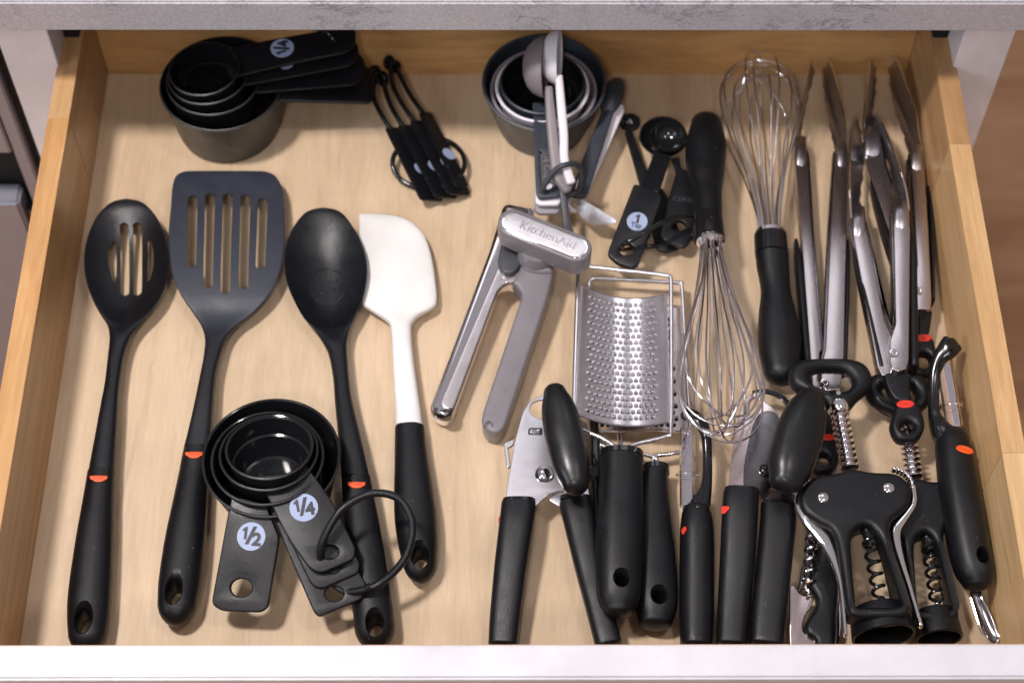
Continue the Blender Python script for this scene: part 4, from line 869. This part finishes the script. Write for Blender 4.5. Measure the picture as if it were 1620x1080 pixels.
link('knob_shadow', slab([(1204, 652), (1226, 652), (1238, 682), (1234, 728), (1220, 768), (1204, 786), (1190, 782), (1178, 774), (1177, 740), (1184, 700), (1192, 670)], Pl(.0290), .0016, .0005, smooth=True), 'darkm', t)  # dark slab standing for the knob's shadow on the plate
link('pivot_cap', lathe([(0, .0035), (.0028, .0034), (.0036, .0028), (.0042, .0010), (0, .0010)], P(1210, 744, .0292), seg=28), 'gloss', t)
link('hanging_loop', tube([P(1191, 622, .024), P(1212, 619, .024), P(1234, 627, .024), P(1247, 640, .024), P(1250, 655, .023)], .0022, 5, seg=10, flat=.6), 'gloss', t)
link('brand_mark', slab([(1141, 800), (1153, 800), (1153, 804), (1145, 812), (1141, 812)], Pl((1141, 805, .0325), (1153, 805, .0358), (1147, 812, .034)), .0015, .0004, r=.0015), 'red', t)

# ------------------------------------------------------------------ peelers
def peeler(label, arm, az, tubep, ringp, hrows, hole, mark, tip=None):
    t = thing('vegetable_peeler', label, 'peeler', P(hrows[2][0], hrows[2][2], 0), 'peelers with clear blade covers')
    n = len(arm); link('blade_arm', loft3([(P(a[0], a[1], a[2]), a[3], 0, a[4]) for a in arm], n=2.6, k=6, cap0=.002, cap1=0, seg=28), 'gloss', t)
    A = P(*tubep[0]); B = P(*tubep[1]); r = tubep[2]; ax = (B - A).normalized(); L = (B - A).length
    link('blade', loft3([(A + ax * .004, r * .70, .001, .0007), (A.lerp(B, .5), r * .74, .0012, .0007), (B + ax * .002, r * .66, .001, .0007)], n=2.4, k=4, cap0=.003, cap1=0), 'chrome', t)
    link('blade_cover', lathe([(r, 0), (r * 1.02, L * .5), (r, L), (r - .0007, L), (r - .0007, .0007), (.0, .0007), (.0, 0)], A, ax, 36), 'clear', t)
    C = P(*ringp[:3]); q = ringp[3]
    link('cover_ring', lathe([(q, -.0012), (q + .0014, 0), (q, .0012), (q - .0008, 0)], A + ax * (C - A).dot(ax), ax, 36, closed=True), 'clear', t)
    me = loft3(rowsP(hrows), n=2.3, k=6, cap0=.001, cap1=.004, seg=40)
    if hole: me = cut(me, hang(*hole))
    link('handle', me, 'black', t); u0, u1, vv, zz, _, hh = hrows[0]
    link('collar', loft3(rowsP([(u0 + 2, u1 - 2, vv - 9, zz, 0, hh * .85), (u0 + .5, u1 - .5, vv + 1, zz, 0, hh * .97)]), n=2.4, k=2, cap0=.001, cap1=0, seg=32), 'gloss', t)
    brandtag(*mark, parent=t); return t
peeler('peeler with clear blade cover left of the rosy can opener',
    [(1082, 655, .032, .0040, .003), (1096, 658, .034, .0048, .0035), (1108, 668, .034, .0046, .004), (1117, 690, .032, .0036, .004), (1119, 730, .028, .0034, .004), (1117, 770, .025, .0042, .005), (1108, 798, .022, .0075, .006), (1103, 812, .020, .009, .007)], 0,
    ((1087, 678, .034), (1087, 800, .024), .0052), (1088, 751, .028, .0068),
    [(1078.7, 1125.5, 812, .0215, 0, .0095), (1076, 1129, 836, .021, 0, .0112), (1075, 1129.5, 880, .019, 0, .0118), (1074.6, 1129, 960, .016, 0, .0118), (1076, 1127, 1020, .015, 0, .011)], None,
    (1080, 838, 5, 8, Pl((1077, 838, .0255), (1083, 838, .029), (1078, 846, .0255)), ), None) if False else None
def mk(u, v, a, b2, pl, rot): return (u, v, a, b2, pl)
def mark_plain(t, pts, pl): link('brand_mark', slab(pts, pl, .0015, .0004, r=.0012), 'red', t)
_bt = brandtag
def brandtag(*a, parent=None, **k):
    if a and a[0] is not None: _bt(*a, parent=parent, **k) if parent is not None and len(a) == 5 else _bt(*a, **k)
t = peeler('peeler with clear blade cover left of the rosy can opener',
    [(1082, 655, .032, .0040, .003), (1096, 658, .034, .0048, .0035), (1108, 668, .034, .0046, .004), (1117, 690, .032, .0036, .004), (1119, 730, .028, .0034, .004), (1117, 770, .025, .0042, .005), (1108, 798, .022, .0075, .006), (1103, 812, .020, .009, .007)], 0,
    ((1087, 678, .034), (1087, 800, .024), .0052), (1088, 751, .028, .0068),
    [(1078.7, 1125.5, 812, .0215, 0, .0095), (1076, 1129, 836, .021, 0, .0112), (1075, 1129.5, 880, .019, 0, .0118), (1074.6, 1129, 960, .016, 0, .0118), (1076, 1127, 1020, .015, 0, .011)], None, (None,))
mark_plain(t, [(1077, 838), (1083, 831), (1085, 836), (1079, 846)], Pl((1077, 838, .0275), (1084, 838, .0305), (1078, 846, .0275)))
t = peeler('peeler standing at the right side with clear ringed blade cover',
    [(1507, 543, .048, .0078, .0055), (1499, 553, .046, .0074, .0055), (1488, 566, .043, .0056, .0045), (1479, 590, .038, .0042, .0045), (1477, 620, .034, .0040, .0045), (1478, 655, .031, .0040, .005), (1490, 682, .032, .008, .007), (1500, 694, .032, .0095, .008)], 0,
    ((1493, 570, .042), (1511, 677, .033), .0060), (1506, 642, .036, .0080),
    [(1480, 1531, 692, .031, 0, .0105), (1480.5, 1536, 712, .031, 0, .0125), (1484.5, 1545, 762, .031, 0, .0135), (1493.5, 1557, 825, .030, 0, .0140), (1504, 1567.5, 880, .028, 0, .0140), (1514, 1572, 908, .027, 0, .013), (1524, 1567, 924, .026, 0, .0105)],
    (1550, 888, .030, 8, 9, .0405, 1.4), (None,))
_bt(1526.8, 710.6, 14, 5.5, Pl((1520, 705, .0442), (1520, 730, .0445), (1534, 710, .0430)), t, rot=.3, half=False)
link('tip_socket', lathe([(0, .001), (.003, .0012), (.0052, .0004), (.0055, -.001), (0, -.001)], P(1508, 545, .053), Vector((.5, -.1, .8)), 24), 'gloss', t)
t = thing('steel_scoop', 'thin polished steel scoop tip poking out below the right peeler', 'scoop', P(1560, 980, 0))
link('scoop', loft3(rowsP([(1534, 1550, 925, .016, .001, .0006), (1536, 1553, 945, .015, .002, .0006), (1542, 1564, 966, .014, .003, .0006), (1550, 1574, 990, .013, .003, .0006), (1559, 1580, 1008, .012, .002, .0006), (1567, 1577, 1018, .012, .0005, .0006)]), n=2.2, k=5, cap0=0, cap1=.0005, seg=32), 'darkm', t)
link('rim', tube([P(1550, 925, .0165), P(1553, 945, .0158), P(1564, 966, .0148), P(1574, 990, .0138), P(1580, 1008, .0128), P(1572, 1019, .0125), P(1559, 1008, .0128), P(1550, 990, .0138), P(1542, 966, .0148), P(1536, 945, .0158)], .0008, 5, seg=8), 'chrome', t)

# ------------------------------------------------------------------ wing corkscrews
def helix(A, B, r, turns, wr, taper=True):
    ax = (B - A); L = ax.length; ax.normalize(); x = (Vector((1, 0, 0)) - ax * ax.x).normalized(); y = ax.cross(x); n = int(turns * 16); pts = []
    for i in range(n + 1):
        s = i / n; a = 2 * math.pi * turns * s; q = r * (min(1, (1 - s) * 6) if taper else 1); pts.append(A + ax * (L * s) + (x * math.cos(a) + y * math.sin(a)) * q)
    return tube(pts, wr, 1, seg=8, smooth=False)
def corkscrew(label, f, z, front=True, wsc=1):
    F_ = lambda pts: [f(*p) for p in pts]
    c = f(1360, 850); t = thing('wing_corkscrew', label, 'corkscrew', P(c[0], c[1], 0), 'black wing corkscrews')
    ro = [(1250, 583), (1257.7, 570.5), (1273, 564), (1315, 562), (1349, 564), (1370.5, 572.6), (1382, 592), (1377, 611), (1359, 627), (1346, 641), (1326, 643), (1310, 641), (1301, 628), (1283, 621.5), (1260, 609), (1251, 597)]
    rh = [(1283, 589.6), (1294, 582), (1315, 580.7), (1336.5, 583), (1348, 594), (1349, 604.5), (1340.7, 613), (1325.8, 614.7), (1304.5, 612), (1289.6, 604.5)]
    link('ring_handle', slab(F_(ro), Pl(z + .008), .014, .0062, [F_(rh)], smooth=True, bres=5), 'black', t)
    d = f(1326.4, 621.5); link('pin', lathe([(0, .0004), (.0016, .0004), (.0018, -.0005), (0, -.0005)], P(d[0], d[1], z + .0082), seg=20), 'chrome', t)
    a = f(1326, 639); b2 = f(1328, 654); A = P(a[0], a[1], z + .001); B = P(b2[0], b2[1], z + .001)
    link('neck_cap', lathe([(0, 0), (.0078, 0), (.0080, (B - A).length * .8), (.0070, (B - A).length), (0, (B - A).length)], A, B - A, 32), 'chrome', t)
    e_ = f(1345, 744); E_ = P(e_[0], e_[1], z); L = (E_ - B).length; ax = (E_ - B); prof = [(0, 0)]; nr = 10
    for i in range(nr):
        s = L * i / nr; h = L / nr; prof += [(.0040, s + h * .05), (.0042, s + h * .35), (.0062, s + h * .42), (.0067, s + h * .52), (.0067, s + h * .70), (.0062, s + h * .80), (.0042, s + h * .95)]
    link('toothed_shaft', lathe(prof + [(0, L)], B, ax, 32), 'chrome', t)
    bo = [(1331, 744), (1349, 739), (1380, 744), (1414, 746), (1432, 755), (1443, 773), (1439, 795), (1425, 809), (1411, 823.6), (1409, 845), (1421, 892), (1434, 937), (1441, 958), (1434, 972), (1393, 976), (1351, 972), (1341, 958), (1334.7, 921), (1325.7, 863), (1316, 836), (1296, 824), (1275, 809), (1266, 791), (1269.7, 769), (1289, 752), (1316, 747)]
    bh = [(1347, 859.7), (1351, 840), (1363.6, 829.5), (1378, 831), (1392.5, 849), (1402, 874), (1413, 906.6), (1421, 932), (1427, 952), (1410, 957), (1380, 957), (1357, 958), (1354, 940), (1350, 900)]
    link('body', slab(F_(bo), Pl(z + .011), .020, .0042, [F_(bh)], smooth=True, bres=5), 'black', t)
    link('rear_frame', slab(F_([(1384, 838), (1392, 842), (1404, 866), (1430, 952), (1430, 962), (1412, 962), (1406, 930), (1394, 880)]), Pl(z - .010), .004, .001, r=.003), 'gloss', t)
    a = f(1388, 962); b2 = f(1398, 1006); zr = max(z - .011, .0212 * wsc + .0005); A = P(a[0], a[1], zr); B = P(b2[0], b2[1], zr); r = 50.5 * wsc * mpp(1398, 1000, zr); L = (B - A).length
    d_ = (B - A).normalized()
    link('mouth_ring', lathe([(r * .80, 0), (r * .93, L * .35), (r, L), (r - .0006, L + .0007), (r - .0016, L + .0004), (r * .80 - .0018, 0)], A, d_, 56, closed=True), 'black', t)
    link('inner_sleeve', lathe([(0, L * .05), (r * .55, L * .05), (r * .60, L * .7), (r * .55, L * .7), (r * .5, L * .2)], A, d_, 32), 'gloss', t)
    for (u, v) in ((1302, 786.7), (1405.8, 771.6)) if front else ():
        q = f(u, v); link('bolt', lathe([(0, .0012), (.0030, .0012), (.0037, .0007), (.0040, -.001), (0, -.001)], P(q[0], q[1], z + .0112), seg=30), 'chrome', t)
    lv = [[(1270, 770, 5), (1262.5, 797, 6.5), (1276, 822, 8.5), (1296, 843, 11), (1311, 866, 9.5), (1322, 893, 6.5), (1330, 925, 4.5), (1334, 965, 4), (1337, 1003, 3.5)],
          [(1444, 772, 5), (1445, 797, 5), (1430, 820, 6.5), (1418, 838, 8), (1419, 862, 7), (1427, 893, 5.5), (1437, 925, 4.5), (1447, 960, 4), (1456, 989, 3.5)]]
    for L_ in lv if front else ():
        rows = []
        for u, v, w_ in L_: q = f(u, v); rows.append((P(q[0], q[1], z + .002), w_ * mpp(q[0], q[1], z), 0, .0030))
        link('lever', loft3(rows, n=2.8, k=6, cap0=.002, cap1=.002, seg=20), 'chrome', t)
    for (cu, cv, a0, a1) in ((1302, 786.7, 2.75, 4.0), (1405.8, 771.6, -1.35, .1)) if front else ():
        for i in range(9):
            a = a0 + (a1 - a0) * i / 8; q = f(cu + 37 * math.cos(a), cv + 30.5 * math.sin(a)); p = P(q[0], q[1], z - .001)
            link('gear_tooth', lathe([(0, .0032), (.0012, .0028), (.0016, -.003), (0, -.003)], p, seg=12), 'chrome', t)
    a = f(1366, 826); b2 = f(1380, 862); link('screw_holder', tube([P(a[0], a[1], z), P(b2[0], b2[1], z)], .0040, 3, seg=16), 'gloss', t)
    a = f(1374, 850); b2 = f(1394, 955); link('screw', helix(P(a[0], a[1], z), P(b2[0], b2[1], z), .0042, 5.5, .0013), 'gloss', t)
    return t
def fB(u, v):
    # the second one: same tool, turned slightly and lying to the right
    if v < 660: return (1424 + (u - 1316) * .86, 621 + (v - 600) * 1.02)
    k = (v - 660) / 345.; return (1449.5 + (u - (1332 + 66 * k)) * (.80 if v > 700 else .84) + 38 * k, 682 + (v - 660) * .945)
def fB2(u, v):
    k = (v - 600) / 404.; c = 1316 + 82 * k; return (1424 + 62 * k + (u - c) * (.80 - .05 * k), 621 + 386 * k)
t = corkscrew('black wing corkscrew lying behind and right of the front one', fB2, .0185, False, wsc=.74)
t = corkscrew('front black wing corkscrew with chrome levers and open ring handle', lambda u, v: (u, v), .037)
M_ = None
# ------------------------------------------------------------------ waiter's corkscrew
t = thing('waiters_corkscrew', 'small folding corkscrew with bare spiral left of the wing corkscrew', 'corkscrew', P(1285, 940, 0))
link('steel_lever', slab([(1249, 928), (1256, 925), (1261, 932), (1266, 941), (1287, 944), (1286, 955), (1270, 978), (1269, 1000), (1288, 1008), (1293, 1024), (1250, 1024)], Pl(.0135), .003, .0006, r=[.002, .002, .004, .003, .002, .006, .008, .006, .004, 0, 0]), 'pinks', t)
link('body', slab([(1294, 838), (1304, 848), (1318, 880), (1327, 925), (1324, 970), (1320, 1024), (1293, 1024), (1289.6, 1010), (1277, 1000), (1275, 984), (1289.6, 961), (1292, 943), (1281, 921), (1285, 903), (1296, 878), (1295, 855)], Pl(.018), .012, .004, smooth=True), 'black', t)
link('body_liner', slab([(1276, 838), (1292, 836), (1296, 870), (1286, 900), (1278, 925), (1262, 938), (1268, 900), (1277, 870)], Pl(.010), .004, .001, r=.004), 'darkm', t)
link('side_blade', slab([(1326, 950), (1331, 955), (1331, 1000), (1326, 1022), (1320, 1022), (1323, 980)], Pl(.012), .002, .0005, r=.002), 'chrome', t)
link('screw', helix(P(1287, 828, .017), P(1279, 940, .016), .0042, 6.2, .0013), 'wire', t)
# dark tool under the graters
t = thing('kitchen_tool', 'narrow glossy black tool tucked between can opener and grater handle', 'tool', P(938, 740, 0))
link('arm', loft3(rowsP([(932, 946, 668, .013, 0, .005), (934, 949, 700, .013, 0, .005), (933, 951, 740, .013, 0, .006), (934, 951, 790, .012, 0, .006), (936, 950, 830, .012, 0, .006)]), n=3, k=4), 'gloss', t)
link('hinge', lathe([(0, .003), (.004, .003), (.006, .001), (.006, -.004), (0, -.004)], P(941, 748, .019), seg=28), 'gloss', t)
bpy.context.view_layer.update()
